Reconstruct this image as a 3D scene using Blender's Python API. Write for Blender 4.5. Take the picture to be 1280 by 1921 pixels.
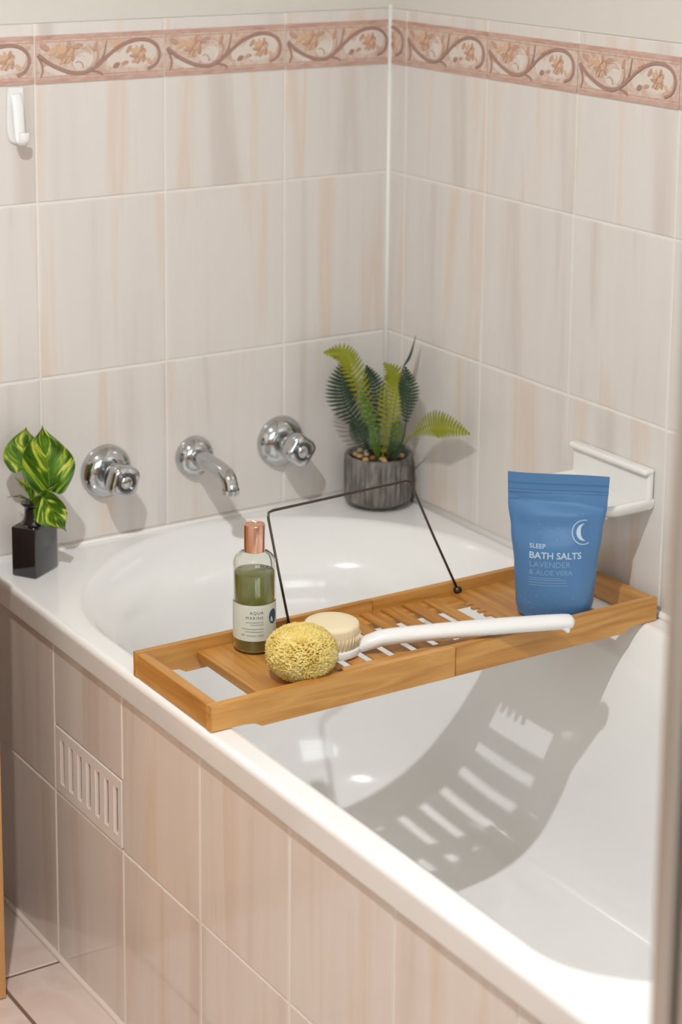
import bpy, bmesh, math, random
from mathutils import Vector, Matrix

for o in list(bpy.data.objects):
    bpy.data.objects.remove(o, do_unlink=True)
SC = bpy.context.scene
COL = SC.collection
PI = math.pi
random.seed(7)

# ------------------------------------------------------------------ camera
# World: bath rim is z = 0, tap wall is y = 0, long tiled wall is x = 0 (metres).
FPX = 3819.3                                   # focal length in pixels of the 1280 x 1921 frame
cam_d = bpy.data.cameras.new('camera')
cam = bpy.data.objects.new('camera', cam_d)
COL.objects.link(cam)
yaw, pitch, roll = 0.55655, 0.19156, 0.00589
fw = Vector((math.sin(yaw) * math.cos(pitch), math.cos(yaw) * math.cos(pitch), -math.sin(pitch)))
rt = Vector((math.cos(yaw), -math.sin(yaw), 0))
up = rt.cross(fw)
r2 = rt * math.cos(roll) + up * math.sin(roll)
u2 = up * math.cos(roll) - rt * math.sin(roll)
cam.matrix_world = Matrix(((r2.x, u2.x, -fw.x, -1.74116), (r2.y, u2.y, -fw.y, -2.54709),
                           (r2.z, u2.z, -fw.z, 0.99107), (0, 0, 0, 1)))
cam_d.sensor_fit = 'AUTO'
cam_d.sensor_width = 36.0
cam_d.lens = FPX * 36.0 / 1921.0
cam_d.shift_x = 74.1 / 1921.0
cam_d.shift_y = -507.3 / 1921.0
cam_d.clip_start = 0.05
cam_d.dof.use_dof = True
cam_d.dof.focus_distance = 2.5
cam_d.dof.aperture_fstop = 5.0
SC.camera = cam

# ------------------------------------------------------------------ world, lights, exposure
W = bpy.data.worlds.new('world')
SC.world = W
W.use_nodes = True
W.node_tree.nodes['Background'].inputs[0].default_value = (1.0, 0.96, 0.92, 1)
W.node_tree.nodes['Background'].inputs[1].default_value = 0.3
SC.view_settings.view_transform = 'Standard'
SC.view_settings.look = 'None'
SC.view_settings.exposure = 0.14
SC.view_settings.gamma = 1.0
SC.view_settings.use_curve_mapping = False

CEIL = 1.72
FLOOR = -0.498
LAMPS = [((-1.32, -1.30), 25.0), ((-0.40, -2.60), 3.0)]


def lamp(xy, power):
    d = bpy.data.lights.new('downlight', 'AREA')
    d.shape = 'DISK'
    d.size = 0.04
    d.energy = power
    d.color = (0.985, 0.99, 1.0)
    o = bpy.data.objects.new('downlight_lamp', d)
    COL.objects.link(o)
    o.location = (xy[0], xy[1], CEIL - 0.012)


for xy, pw in LAMPS:
    lamp(xy, pw)

# added soft fill, set at an invented window behind the camera
wd = bpy.data.lights.new('added_fill_light', 'AREA')
wd.shape = 'RECTANGLE'
wd.size = 1.3
wd.size_y = 1.0
wd.energy = 15.0
wd.color = (0.95, 0.98, 1.0)
wo = bpy.data.objects.new('added_fill_light', wd)
COL.objects.link(wo)
wo.location = (-1.2, -3.16, 0.85)
wo.rotation_euler = (PI / 2, 0, 0)             # shines towards +y


# ------------------------------------------------------------------ materials
def srgb(r, g, b):
    f = lambda c: (c / 255 / 12.92) if c / 255 <= 0.04045 else ((c / 255 + 0.055) / 1.055) ** 2.4
    return (f(r), f(g), f(b), 1)


MATS = {}


def mat(name, col, rough=0.5, metal=0.0, coat=0.0, spec=0.5, **kw):
    if name in MATS:
        return MATS[name]
    m = bpy.data.materials.new(name)
    m.use_nodes = True
    b = m.node_tree.nodes['Principled BSDF']
    b.inputs['Base Color'].default_value = col
    b.inputs['Roughness'].default_value = rough
    b.inputs['Metallic'].default_value = metal
    b.inputs['Coat Weight'].default_value = coat
    b.inputs['Specular IOR Level'].default_value = spec
    for k, v in kw.items():
        b.inputs[k.replace('_', ' ')].default_value = v
    MATS[name] = m
    return m


def nodes(m):
    nt = m.node_tree
    return nt, nt.nodes, nt.links, nt.nodes['Principled BSDF']


def ramp(nt, stops):
    r = nt.nodes.new('ShaderNodeValToRGB')
    el = r.color_ramp.elements
    while len(el) < len(stops):
        el.new(0.5)
    for e, (p, c) in zip(el, stops):
        e.position = p
        e.color = c
    return r


def streak_mat(name, stops, scale, rough, coat=0.0, detail=4.0, dist=0.6, rand=True, bump=0.0):
    """Noise stretched along one object axis; each object shifted by its own random offset."""
    m = mat(name, (0.8, 0.8, 0.8, 1), rough, coat=coat)
    nt, N, L, b = nodes(m)
    tc = N.new('ShaderNodeTexCoord')
    mp = N.new('ShaderNodeMapping')
    mp.inputs['Scale'].default_value = scale
    L.new(tc.outputs['Object'], mp.inputs['Vector'])
    src = mp.outputs['Vector']
    if rand:
        oi = N.new('ShaderNodeObjectInfo')
        mu = N.new('ShaderNodeMath')
        mu.operation = 'MULTIPLY'
        mu.inputs[1].default_value = 37.0
        L.new(oi.outputs['Random'], mu.inputs[0])
        ad = N.new('ShaderNodeVectorMath')
        ad.operation = 'ADD'
        cb = N.new('ShaderNodeCombineXYZ')
        for i in range(3):
            L.new(mu.outputs[0], cb.inputs[i])
        L.new(src, ad.inputs[0])
        L.new(cb.outputs[0], ad.inputs[1])
        src = ad.outputs[0]
    nz = N.new('ShaderNodeTexNoise')
    nz.inputs['Scale'].default_value = 1.0
    nz.inputs['Detail'].default_value = detail
    nz.inputs['Distortion'].default_value = dist
    L.new(src, nz.inputs['Vector'])
    rp = ramp(nt, stops)
    L.new(nz.outputs['Fac'], rp.inputs['Fac'])
    L.new(rp.outputs['Color'], b.inputs['Base Color'])
    if bump:
        bp = N.new('ShaderNodeBump')
        bp.inputs['Strength'].default_value = bump
        bp.inputs['Distance'].default_value = 0.002
        L.new(nz.outputs['Fac'], bp.inputs['Height'])
        L.new(bp.outputs['Normal'], b.inputs['Normal'])
    return m


TILE_STOPS = [(0.28, srgb(210, 201, 194)), (0.42, srgb(222, 216, 211)), (0.54, srgb(224, 219, 214)),
              (0.64, srgb(222, 208, 196)), (0.76, srgb(226, 221, 217))]
M_TILE = streak_mat('wall_tile_glaze', TILE_STOPS, (17, 1, 1.1), 0.22, coat=0.25, dist=0.4)
PANEL_STOPS = [(0.28, srgb(206, 190, 178)), (0.42, srgb(217, 205, 195)), (0.54, srgb(220, 209, 200)),
               (0.64, srgb(214, 197, 183)), (0.76, srgb(221, 211, 203))]
M_PTILE = streak_mat('panel_tile_glaze', PANEL_STOPS, (17, 1, 1.1), 0.12, coat=0.4, dist=0.4)
M_FTILE = streak_mat('floor_tile_stone', [(0.3, srgb(205, 182, 168)), (0.5, srgb(220, 203, 192)), (0.65, srgb(214, 190, 178)),
                                          (0.8, srgb(224, 210, 200))], (7, 7, 7), 0.28, dist=1.2)
M_GROUT = mat('grout', srgb(234, 230, 224), 0.7)
M_FGROUT = mat('floor_grout', srgb(120, 96, 82), 0.85)
M_PAINT = mat('wall_paint', srgb(217, 213, 206), 0.6)
M_CEIL = mat('ceiling_paint', srgb(235, 232, 226), 0.7)
M_SIL = mat('silicone', srgb(240, 238, 233), 0.35)
M_BATH = mat('bath_acrylic', srgb(242, 242, 240), 0.13, coat=0.35)
M_CHROME = mat('chrome', (0.55, 0.56, 0.57, 1), 0.08, metal=1.0)
M_ALU = mat('brushed_aluminium', (0.62, 0.6, 0.57, 1), 0.28, metal=1.0)
M_DARKMETAL = mat('dark_gasket', srgb(70, 64, 60), 0.4)
M_WHITE = mat('white_plastic', srgb(238, 238, 236), 0.3)
M_CERAMIC = mat('white_ceramic', srgb(236, 235, 231), 0.12, coat=0.4)
M_WIRE = mat('dark_wire', srgb(86, 78, 70), 0.28, metal=0.9)
M_BAMBOO = streak_mat('bamboo', [(0.25, srgb(160, 103, 42)), (0.45, srgb(192, 136, 66)), (0.6, srgb(207, 154, 82)),
                                 (0.75, srgb(183, 127, 58))], (5, 60, 60), 0.38, coat=0.15, bump=0.05)
M_BAMBOO_Y = streak_mat('bamboo_cross', [(0.25, srgb(152, 96, 38)), (0.45, srgb(185, 128, 60)), (0.6, srgb(199, 145, 75)),
                                         (0.75, srgb(175, 118, 53))], (60, 5, 60), 0.38, coat=0.15, bump=0.05)
M_OAK = streak_mat('oak_cabinet', [(0.3, srgb(170, 118, 66)), (0.5, srgb(198, 150, 94)), (0.7, srgb(184, 134, 80))],
                   (40, 40, 2.5), 0.42)
M_DARK = mat('dark_gap', srgb(60, 38, 20), 0.8)


# ------------------------------------------------------------------ mesh helpers
def bm_obj(name, bm, m, parent=None, smooth=False, loc=None, angle=None):
    me = bpy.data.meshes.new(name)
    bm.normal_update()
    bm.to_mesh(me)
    bm.free()
    for x in (m if isinstance(m, (list, tuple)) else [m]):
        me.materials.append(x)
    if smooth:
        for p in me.polygons:
            p.use_smooth = True
        if angle:
            me.set_sharp_from_angle(angle=math.radians(angle))
    o = bpy.data.objects.new(name, me)
    COL.objects.link(o)
    if parent:
        o.parent = parent
    if loc:
        o.location = loc
    return o


def empty(name, loc=(0, 0, 0), rz=0.0):
    o = bpy.data.objects.new(name, None)
    o.empty_display_size = 0.03
    COL.objects.link(o)
    o.location = loc
    o.rotation_euler = (0, 0, rz)
    return o


def tag(o, label, cat, group=None):
    o['label'] = label
    o['category'] = cat
    if group:
        o['group'] = group
    return o


def structure(o, label=None):
    o['kind'] = 'structure'
    if label:
        o['label'] = label
    return o


def box(bm, x0, x1, y0, y1, z0, z1, bev=0.0, seg=2, mi=0):
    r = bmesh.ops.create_cube(bm, size=1.0)
    vs = r['verts']
    for v in vs:
        v.co = Vector((x0 + (v.co.x + 0.5) * (x1 - x0), y0 + (v.co.y + 0.5) * (y1 - y0), z0 + (v.co.z + 0.5) * (z1 - z0)))
    es = list({e for v in vs for e in v.link_edges})
    for f in {f for v in vs for f in v.link_faces}:
        f.material_index = mi
    if bev:
        bmesh.ops.bevel(bm, geom=es, offset=bev, segments=seg, affect='EDGES', profile=0.5)


def box_obj(name, dims, m, parent=None, bev=0.0, seg=2, smooth=False):
    bm = bmesh.new()
    box(bm, *dims, bev=bev, seg=seg)
    return bm_obj(name, bm, m, parent, smooth=smooth, angle=40 if smooth else None)


def lathe(bm, prof, n=48, mtx=None, fn=None, mi=0):
    """prof: list of (r, z). Revolved about z, then transformed by mtx."""
    mtx = mtx or Matrix()
    rings = []
    for r, z in prof:
        if r < 1e-6:
            rings.append([bm.verts.new(mtx @ Vector((0, 0, z)))])
            continue
        ring = []
        for i in range(n):
            a = 2 * PI * i / n
            rr = r * (fn(a, z) if fn else 1.0)
            ring.append(bm.verts.new(mtx @ Vector((rr * math.cos(a), rr * math.sin(a), z))))
        rings.append(ring)
    for A, B in zip(rings, rings[1:]):
        for i in range(n):
            j = (i + 1) % n
            if len(A) == 1 and len(B) == 1:
                break
            if len(A) == 1:
                f = bm.faces.new((A[0], B[j], B[i]))
            elif len(B) == 1:
                f = bm.faces.new((A[i], A[j], B[0]))
            else:
                f = bm.faces.new((A[i], A[j], B[j], B[i]))
            f.material_index = mi
    bmesh.ops.recalc_face_normals(bm, faces=bm.faces)


def catmull(pts, n):
    P = [Vector(p) for p in pts]
    P = [2 * P[0] - P[1]] + P + [2 * P[-1] - P[-2]]
    out = []
    segs = len(P) - 3
    for k in range(n + 1):
        t = k / n * segs
        i = min(int(t), segs - 1)
        t -= i
        a, b, c, d = P[i], P[i + 1], P[i + 2], P[i + 3]
        out.append(0.5 * ((2 * b) + (c - a) * t + (2 * a - 5 * b + 4 * c - d) * t * t + (3 * b - a - 3 * c + d) * t ** 3))
    return out


def tube(bm, pts, rad, n=10, cap=True, flat=None, mi=0):
    """pts: list of Vectors; rad: number or list; flat: (width scale, height scale) on side/up axes."""
    pts = [Vector(p) for p in pts]
    rings = []
    ref = None
    for i, p in enumerate(pts):
        t = (pts[min(i + 1, len(pts) - 1)] - pts[max(i - 1, 0)]).normalized()
        if ref is None:
            ref = Vector((0, 0, 1)) if abs(t.z) < 0.9 else Vector((0, 1, 0))
        s = t.cross(ref).normalized()
        ref = s.cross(t).normalized()
        r = rad[i] if isinstance(rad, (list, tuple)) else rad
        sw, sh = flat if flat else (1, 1)
        rings.append([bm.verts.new(p + s * (math.cos(2 * PI * k / n) * r * sw) + ref * (math.sin(2 * PI * k / n) * r * sh)) for k in range(n)])
    for A, B in zip(rings, rings[1:]):
        for k in range(n):
            f = bm.faces.new((A[k], A[(k + 1) % n], B[(k + 1) % n], B[k]))
            f.material_index = mi
    if cap:
        bm.faces.new(rings[0][::-1]).material_index = mi
        bm.faces.new(rings[-1]).material_index = mi


def polyface(bm, pts, mi=0):
    f = bm.faces.new([bm.verts.new(p) for p in pts])
    f.material_index = mi
    return f


# ------------------------------------------------------------------ room shell
XL, YB = -2.35, -3.22                          # far-left wall, wall behind the camera
wall_back = structure(box_obj('wall_back', (XL, 0.06, 0.0013, 0.10, FLOOR - 0.02, CEIL), M_GROUT), 'pale tiled wall with the bath taps')
wall_right = structure(box_obj('wall_right', (0.0013, 0.10, YB, 0.0013, FLOOR - 0.02, CEIL), M_GROUT), 'pale tiled wall along the bath')
wall_left = structure(box_obj('wall_left', (XL - 0.08, XL, YB, 0.10, FLOOR - 0.02, CEIL), M_PAINT), 'painted wall on the far left')
ceiling = structure(box_obj('ceiling', (XL - 0.08, 0.10, YB - 0.08, 0.10, CEIL, CEIL + 0.05), M_CEIL), 'white painted ceiling')
floor = structure(box_obj('floor', (XL - 0.08, 0.10, YB - 0.08, 0.10, FLOOR - 0.06, FLOOR - 0.0014), M_FGROUT), 'pinkish stone tile floor')
# wall behind the camera with an opening for the added fill window, x -1.9..-0.5, z 0.3..1.4
bm = bmesh.new()
box(bm, XL, -1.9, YB - 0.08, YB, FLOOR - 0.02, CEIL)
box(bm, -0.5, 0.10, YB - 0.08, YB, FLOOR - 0.02, CEIL)
box(bm, -1.9, -0.5, YB - 0.08, YB, FLOOR - 0.02, 0.3)
box(bm, -1.9, -0.5, YB - 0.08, YB, 1.4, CEIL)
wall_front = structure(bm_obj('wall_front', bm, M_PAINT), 'painted wall with an added frosted window')
bm = bmesh.new()
for d in ((-1.9, -1.86, 0.3, 1.4), (-0.54, -0.5, 0.3, 1.4), (-1.86, -0.54, 0.3, 0.34), (-1.86, -0.54, 1.36, 1.4), (-1.22, -1.18, 0.34, 1.36)):
    box(bm, d[0], d[1], YB - 0.06, YB - 0.01, d[2], d[3], bev=0.003)
window = structure(bm_obj('fill_window_1', bm, M_WHITE), 'white framed frosted window, added for fill light')
M_FROST = mat('frosted_fill_glow', (0.9, 0.92, 0.95, 1), 0.6, Emission_Color=(1, 0.98, 0.96, 1), Emission_Strength=0.8)  # glowing panes of the invented window, added for soft fill
box_obj('pane', (-1.86, -1.22, YB - 0.04, YB - 0.034, 0.34, 1.36), M_FROST, window)
box_obj('pane', (-1.18, -0.54, YB - 0.04, YB - 0.034, 0.34, 1.36), M_FROST, window)

# --- tile rows (measured from the rim): heights of the horizontal joints
Z_TOP, Z_BAND_T, Z_BAND_B, Z_J1, Z_J2, Z_J3 = 0.754, 0.736, 0.670, 0.5045, 0.2546, 0.0047
G = 0.0014                                     # half joint width
TILE_CACHE = {}


def tile_mesh(w, h, m, t=0.006, cush=0.0018):
    key = (round(w, 4), round(h, 4), m.name, t)
    if key in TILE_CACHE:
        return TILE_CACHE[key]
    bm = bmesh.new()
    # cushion-edged tile: front face at local y = 0, body behind it (+y)
    hw, hh = w / 2 - G, h / 2 - G
    rings = []
    for ins, y in ((0, t), (0, cush * 0.55), (cush * 0.35, cush * 0.2), (cush, 0.0)):
        rings.append([bm.verts.new((sx * (hw - ins), y, sz * (hh - ins))) for sx, sz in ((-1, -1), (1, -1), (1, 1), (-1, 1))])
    for A, B in zip(rings, rings[1:]):
        for k in range(4):
            bm.faces.new((A[k], A[(k + 1) % 4], B[(k + 1) % 4], B[k]))
    bm.faces.new(rings[-1])
    bmesh.ops.recalc_face_normals(bm, faces=bm.faces)
    me = bpy.data.meshes.new('tile')
    bm.to_mesh(me)
    bm.free()
    me.materials.append(m)
    TILE_CACHE[key] = me
    return me


def put_tile(parent, a0, a1, z0, z1, side, m=M_TILE, name='tile'):
    """side 'back': a is x (plane y=0). 'right': a is -y (plane x=0). 'panel': a is -y on the bath front."""
    o = bpy.data.objects.new(name, tile_mesh(abs(a1 - a0), z1 - z0, m))
    COL.objects.link(o)
    o.parent = parent
    mid = (a0 + a1) / 2
    jit = random.uniform(-0.0002, 0.0002)
    if side == 'back':
        o.location = (mid, jit, (z0 + z1) / 2)
    elif side == 'right':
        o.location = (jit, -mid, (z0 + z1) / 2)
        o.rotation_euler = (0, 0, -PI / 2)
    else:
        o.location = (PANEL_X + jit, -mid, (z0 + z1) / 2)
        o.rotation_euler = (0, 0, -PI / 2)
    return o


PANEL_X = -0.674
ROWS = [(Z_BAND_B, Z_J1), (Z_J1, Z_J2), (Z_J2, Z_J3), (Z_J3, -0.245), (-0.245, FLOOR)]
back_joints = [0.0, -0.187]
while back_joints[-1] > XL + 0.2:
    back_joints.append(back_joints[-1] - 0.2)
right_joints = [0.0, 0.0437]
while right_joints[-1] < -YB - 0.2:
    right_joints.append(right_joints[-1] + 0.2)

# --- frieze (border) tiles: pressed scroll pattern in relief
M_FR_BASE = streak_mat('frieze_glaze', TILE_STOPS, (17, 1, 1.1), 0.25, coat=0.2)
M_FR_PINK = streak_mat('frieze_pink', [(0.35, srgb(200, 168, 152)), (0.5, srgb(212, 187, 173)), (0.62, srgb(216, 200, 188)), (0.7, srgb(208, 178, 158))], (110, 1, 110), 0.35)
M_FR_BAND = streak_mat('frieze_band_brown', [(0.3, srgb(184, 146, 132)), (0.5, srgb(199, 163, 149)), (0.7, srgb(207, 178, 166))], (40, 1, 160), 0.35)
M_FR_STEM = mat('frieze_stem', srgb(166, 134, 122), 0.35)
M_FR_PEACH = mat('frieze_peach', srgb(212, 176, 146), 0.35)
M_FR_ROSE = mat('frieze_rose', srgb(192, 156, 138), 0.35)
M_FR_CREAM = mat('frieze_cream', srgb(220, 210, 200), 0.35)
FR_MATS = [M_FR_PINK, M_FR_BAND, M_FR_STEM, M_FR_PEACH, M_FR_ROSE, M_FR_CREAM]
FR_W, FR_H = 0.1976, Z_BAND_T - Z_BAND_B


def fr_xy(u, v, y):
    return Vector(((u - 0.5) * FR_W, -y, v * FR_H))


def fr_strip(bm, pts, w0, w1, y, mi, umin=0.0):
    """flat ribbon in relief along (u, v) points; widths in metres"""
    P = [Vector(((u - 0.5) * FR_W, v * FR_H)) for u, v in pts]
    P3 = catmull([(p.x, p.y, 0) for p in P], 34)
    n = len(P3)
    prev = None
    for i, p in enumerate(P3):
        if p.x < (umin - 0.5) * FR_W:
            prev = None
            continue
        t = (P3[min(i + 1, n - 1)] - P3[max(i - 1, 0)]).normalized()
        s = Vector((-t.y, t.x, 0))
        k = i / (n - 1)
        w = (w0 + (w1 - w0) * k) * 0.5
        row = []
        for off, dy in ((-1, 0.0), (-0.55, y), (0.55, y), (1, 0.0)):
            q = p + s * (w * off)
            q.x = max(-FR_W / 2, min(FR_W / 2, q.x))
            q.y = max(0.0006, min(FR_H - 0.0006, q.y))
            row.append(bm.verts.new((q.x, -dy, q.y)))
        if prev:
            for c in range(3):
                f = bm.faces.new((prev[c], prev[c + 1], row[c + 1], row[c]))
                f.material_index = mi
        prev = row


def fr_blob(bm, u, v, ru, rv, rot, y, mi, umin=0.0, n=14, point=0.0):
    cx, cz = (u - 0.5) * FR_W, v * FR_H
    if u < umin:
        return
    out, inn = [], []
    for k in range(n):
        a = 2 * PI * k / n
        rr = 1.0 - point * abs(math.sin(a))
        x, z = ru * math.cos(a), rv * math.sin(a) * rr
        X = cx + x * math.cos(rot) - z * math.sin(rot)
        Zz = cz + x * math.sin(rot) + z * math.cos(rot)
        cl = lambda q, lo, hi: max(lo, min(hi, q))
        out.append(bm.verts.new((cl(X, (umin - 0.5) * FR_W, FR_W / 2), 0, cl(Zz, 0.0006, FR_H - 0.0006))))
        X2, Z2 = cx + (X - cx) * 0.7, cz + (Zz - cz) * 0.7
        inn.append(bm.verts.new((cl(X2, (umin - 0.5) * FR_W, FR_W / 2), -y, cl(Z2, 0.0006, FR_H - 0.0006))))
    for k in range(n):
        f = bm.faces.new((out[k], out[(k + 1) % n], inn[(k + 1) % n], inn[k]))
        f.material_index = mi
    bm.faces.new(inn).material_index = mi


def frieze_parts(umin=0.0):
    bm = bmesh.new()
    x0 = (umin - 0.5) * FR_W
    # pink ground
    box(bm, x0, FR_W / 2, -0.0004, 0.001, 0.0, FR_H, mi=0)
    me_g = bpy.data.meshes.new('ground')
    # banded edges with a thin pale line
    for a, b, mi, y in ((0.0, 0.10, 1, 0.0010), (0.115, 0.15, 1, 0.0007), (0.90, 1.0, 1, 0.0010), (0.845, 0.87, 4, 0.0007)):
        box(bm, x0, FR_W / 2, -y, 0.0, a * FR_H, b * FR_H, bev=0.0003, seg=1, mi=mi)
    # cream fields inside the scrolls
    fr_blob(bm, 0.79, 0.50, 0.036, 0.0215, 0.15, 0.0007, 5, umin, n=24)
    fr_blob(bm, 0.15, 0.24, 0.022, 0.006, -0.35, 0.0007, 5, umin)
    fr_blob(bm, 0.60, 0.42, 0.014, 0.012, 0.7, 0.0007, 5, umin)
    fr_blob(bm, 0.36, 0.42, 0.019, 0.014, 0.4, 0.0007, 5, umin)
    # peach flower heads built of petals
    for (cu, cv, s, rot0) in ((0.235, 0.60, 1.0, 0.4), (0.80, 0.50, 0.92, 0.2)):
        # ruffled head: overlapping curled petals of uneven length
        for k, (da, dr, ln, wd_) in enumerate(((0.2, 0.040, 0.0100, 0.0036), (0.9, 0.052, 0.0085, 0.0044), (1.7, 0.036, 0.0110, 0.0040), (2.4, 0.050, 0.0080, 0.0050),
                                              (3.2, 0.042, 0.0105, 0.0034), (3.9, 0.054, 0.0090, 0.0040), (4.7, 0.036, 0.0100, 0.0046), (5.5, 0.050, 0.0085, 0.0036))):
            a = rot0 + da
            fr_blob(bm, cu + math.cos(a) * dr * s, cv + math.sin(a) * dr * 3.0 * s, ln * s, wd_ * s, a * 0.7 + 0.6, 0.0010 + 0.00012 * k, (3, 4, 3)[k % 3], umin, n=10)
        fr_strip(bm, [(cu - 0.045 * s, cv - 0.16 * s), (cu - 0.01 * s, cv + 0.02 * s), (cu + 0.035 * s, cv + 0.14 * s), (cu + 0.06 * s, cv + 0.05 * s)], 0.0022, 0.0012, 0.0022, 4, umin)
        fr_strip(bm, [(cu - 0.02 * s, cv - 0.20 * s), (cu + 0.015 * s, cv - 0.06 * s), (cu + 0.055 * s, cv - 0.10 * s)], 0.0018, 0.0010, 0.0022, 2, umin)
    for (u, v, ru, rv, rot, mi) in ((0.07, 0.74, 0.010, 0.0045, -0.5, 4), (0.13, 0.66, 0.010, 0.005, 0.5, 3), (0.32, 0.74, 0.010, 0.0045, 0.2, 4),
                                    (0.62, 0.30, 0.0065, 0.0045, 0.5, 2), (0.69, 0.34, 0.007, 0.0035, 0.2, 4), (0.72, 0.62, 0.008, 0.004, 0.9, 4),
                                    (0.88, 0.36, 0.007, 0.004, -0.8, 3), (0.46, 0.72, 0.009, 0.0035, 1.2, 4), (0.63, 0.76, 0.010, 0.0035, 0.6, 3)):
        fr_blob(bm, u, v, ru, rv, rot, 0.0013, mi, umin, n=10)
    # curled pale leaves
    fr_strip(bm, [(0.33, 0.70), (0.385, 0.72), (0.43, 0.60), (0.43, 0.42), (0.40, 0.30)], 0.001, 0.0045, 0.0016, 5, umin)
    fr_strip(bm, [(0.31, 0.52), (0.35, 0.56), (0.385, 0.46), (0.385, 0.32)], 0.001, 0.0040, 0.0016, 5, umin)
    fr_strip(bm, [(0.30, 0.40), (0.33, 0.42), (0.355, 0.36), (0.36, 0.28)], 0.001, 0.0034, 0.0016, 4, umin)
    # main scrolling stem and its spikes
    fr_strip(bm, [(0.0, 0.66), (0.05, 0.52), (0.14, 0.34), (0.26, 0.20), (0.37, 0.18), (0.46, 0.30), (0.55, 0.50), (0.65, 0.70), (0.76, 0.81),
                  (0.87, 0.80), (0.945, 0.67), (0.965, 0.47), (0.935, 0.28), (0.87, 0.19)], 0.0064, 0.0050, 0.0021, 2, umin)
    fr_strip(bm, [(0.45, 0.27), (0.51, 0.46), (0.53, 0.62), (0.545, 0.84)], 0.0050, 0.0008, 0.0019, 2, umin)
    fr_strip(bm, [(0.43, 0.24), (0.47, 0.44), (0.475, 0.56), (0.465, 0.70)], 0.0040, 0.0008, 0.0018, 4, umin)
    fr_strip(bm, [(0.40, 0.22), (0.46, 0.19), (0.50, 0.15), (0.51, 0.10)], 0.0050, 0.0020, 0.0018, 2, umin)
    fr_strip(bm, [(0.02, 0.56), (0.045, 0.40), (0.05, 0.26), (0.035, 0.12)], 0.0045, 0.0015, 0.0018, 2, umin)
    bpy.data.meshes.remove(me_g)
    bmesh.ops.recalc_face_normals(bm, faces=bm.faces)
    me = bpy.data.meshes.new('scroll_relief')
    bm.to_mesh(me)
    bm.free()
    for m in FR_MATS:
        me.materials.append(m)
    return me


SCROLL = frieze_parts()
SCROLL_END = frieze_parts(0.80)


def put_frieze(parent, a0, a1, side):
    t = put_tile(parent, a0, a1, Z_BAND_B, Z_TOP, side, M_FR_BASE, 'frieze_tile')
    s = bpy.data.objects.new('scroll_relief', SCROLL if abs(a1 - a0) > 0.1 else SCROLL_END)
    COL.objects.link(s)
    s.parent = t
    hh = (Z_TOP - Z_BAND_B) / 2
    if abs(a1 - a0) > 0.19:
        s.location = (0, -0.0002, -hh + 0.0005)
    elif abs(a1 - a0) > 0.1:
        s.location = (0, -0.0002, -hh + 0.0005)
        s.scale = (abs(a1 - a0) / 0.2, 1, 1)
    else:                                       # narrow corner piece shows only the curl
        s.location = (-0.9 * FR_W + FR_W / 2, -0.0002, -hh + 0.0005)
    return t


for i in range(len(back_joints) - 1):
    a1, a0 = back_joints[i], back_joints[i + 1]
    for zt, zb in ROWS:
        if zt <= Z_J3 and a0 > -0.68:
            continue                            # behind the bath
        put_tile(wall_back, a0, a1, zb, zt, 'back')
    put_frieze(wall_back, a0, a1, 'back')
for i in range(len(right_joints) - 1):
    a0, a1 = right_joints[i], right_joints[i + 1]
    for zt, zb in ROWS:
        if zt <= Z_J3 and a1 < 1.5:
            continue
        put_tile(wall_right, a0, a1, zb, zt, 'right')
    put_frieze(wall_right, a0, a1, 'right')
# painted plaster above the tiles
box_obj('painted_plaster', (XL, 0.003, -0.0005, 0.002, Z_TOP, CEIL), M_PAINT, wall_back)
box_obj('painted_plaster', (-0.0005, 0.004, YB, 0.003, Z_TOP, CEIL), M_PAINT, wall_right)
# silicone in the corner and along the bath
bm = bmesh.new()
tube(bm, [(-0.0015, -0.0015, 0.0), (-0.0015, -0.0015, Z_TOP + 0.004)], 0.0036, 8)
structure(bm_obj('trim_1', bm, M_SIL, smooth=True), 'white silicone bead in the wall corner')
bm = bmesh.new()
tube(bm, [(-0.69, -0.002, 0.001), (-0.3, -0.002, 0.002), (0.0, -0.002, 0.001)], 0.0035, 8)
structure(bm_obj('trim_2', bm, M_SIL, smooth=True), 'white silicone bead between bath and tap wall')
bm = bmesh.new()
tube(bm, [(-0.002, 0.0, 0.002), (-0.002, -0.6, 0.004), (-0.002, -1.5, 0.003)], 0.0055, 8)
structure(bm_obj('trim_3', bm, M_SIL, smooth=True), 'white silicone bead between bath and long wall')
bm = bmesh.new()
random.seed(3)
tube(bm, [(PANEL_X - 0.002, -0.004 - 0.05 * k, FLOOR + 0.001 + random.uniform(-0.0006, 0.0006)) for k in range(31)], 0.0046, 8)
structure(bm_obj('trim_4', bm, mat('aged_silicone', srgb(228, 212, 200), 0.5), smooth=True), 'white silicone bead along the foot of the bath panel')

# --- floor tiles, joints at x = -0.770 and y = -0.228
fs = 0.30
for i in range(-5, 3):
    for j in range(-10, 2):
        x0, x1 = -0.770 + i * fs, -0.770 + (i + 1) * fs
        y0, y1 = -0.228 + j * fs, -0.228 + (j + 1) * fs
        if x1 <= XL or x0 >= 0 or y1 <= YB or y0 >= 0.0:
            continue
        if x0 > -0.68 and y0 > -1.45:
            continue
        x0, x1, y0, y1 = max(x0, XL), min(x1, 0.0), max(y0, YB), min(y1, 0.0)
        bm = bmesh.new()
        w, h = (x1 - x0) / 2 - 0.0026, (y1 - y0) / 2 - 0.0026
        box(bm, -w, w, -h, h, -0.008, 0.0, bev=0.0012, seg=1)
        bm_obj('tile', bm, M_FTILE, floor, loc=((x0 + x1) / 2, (y0 + y1) / 2, FLOOR))

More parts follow.
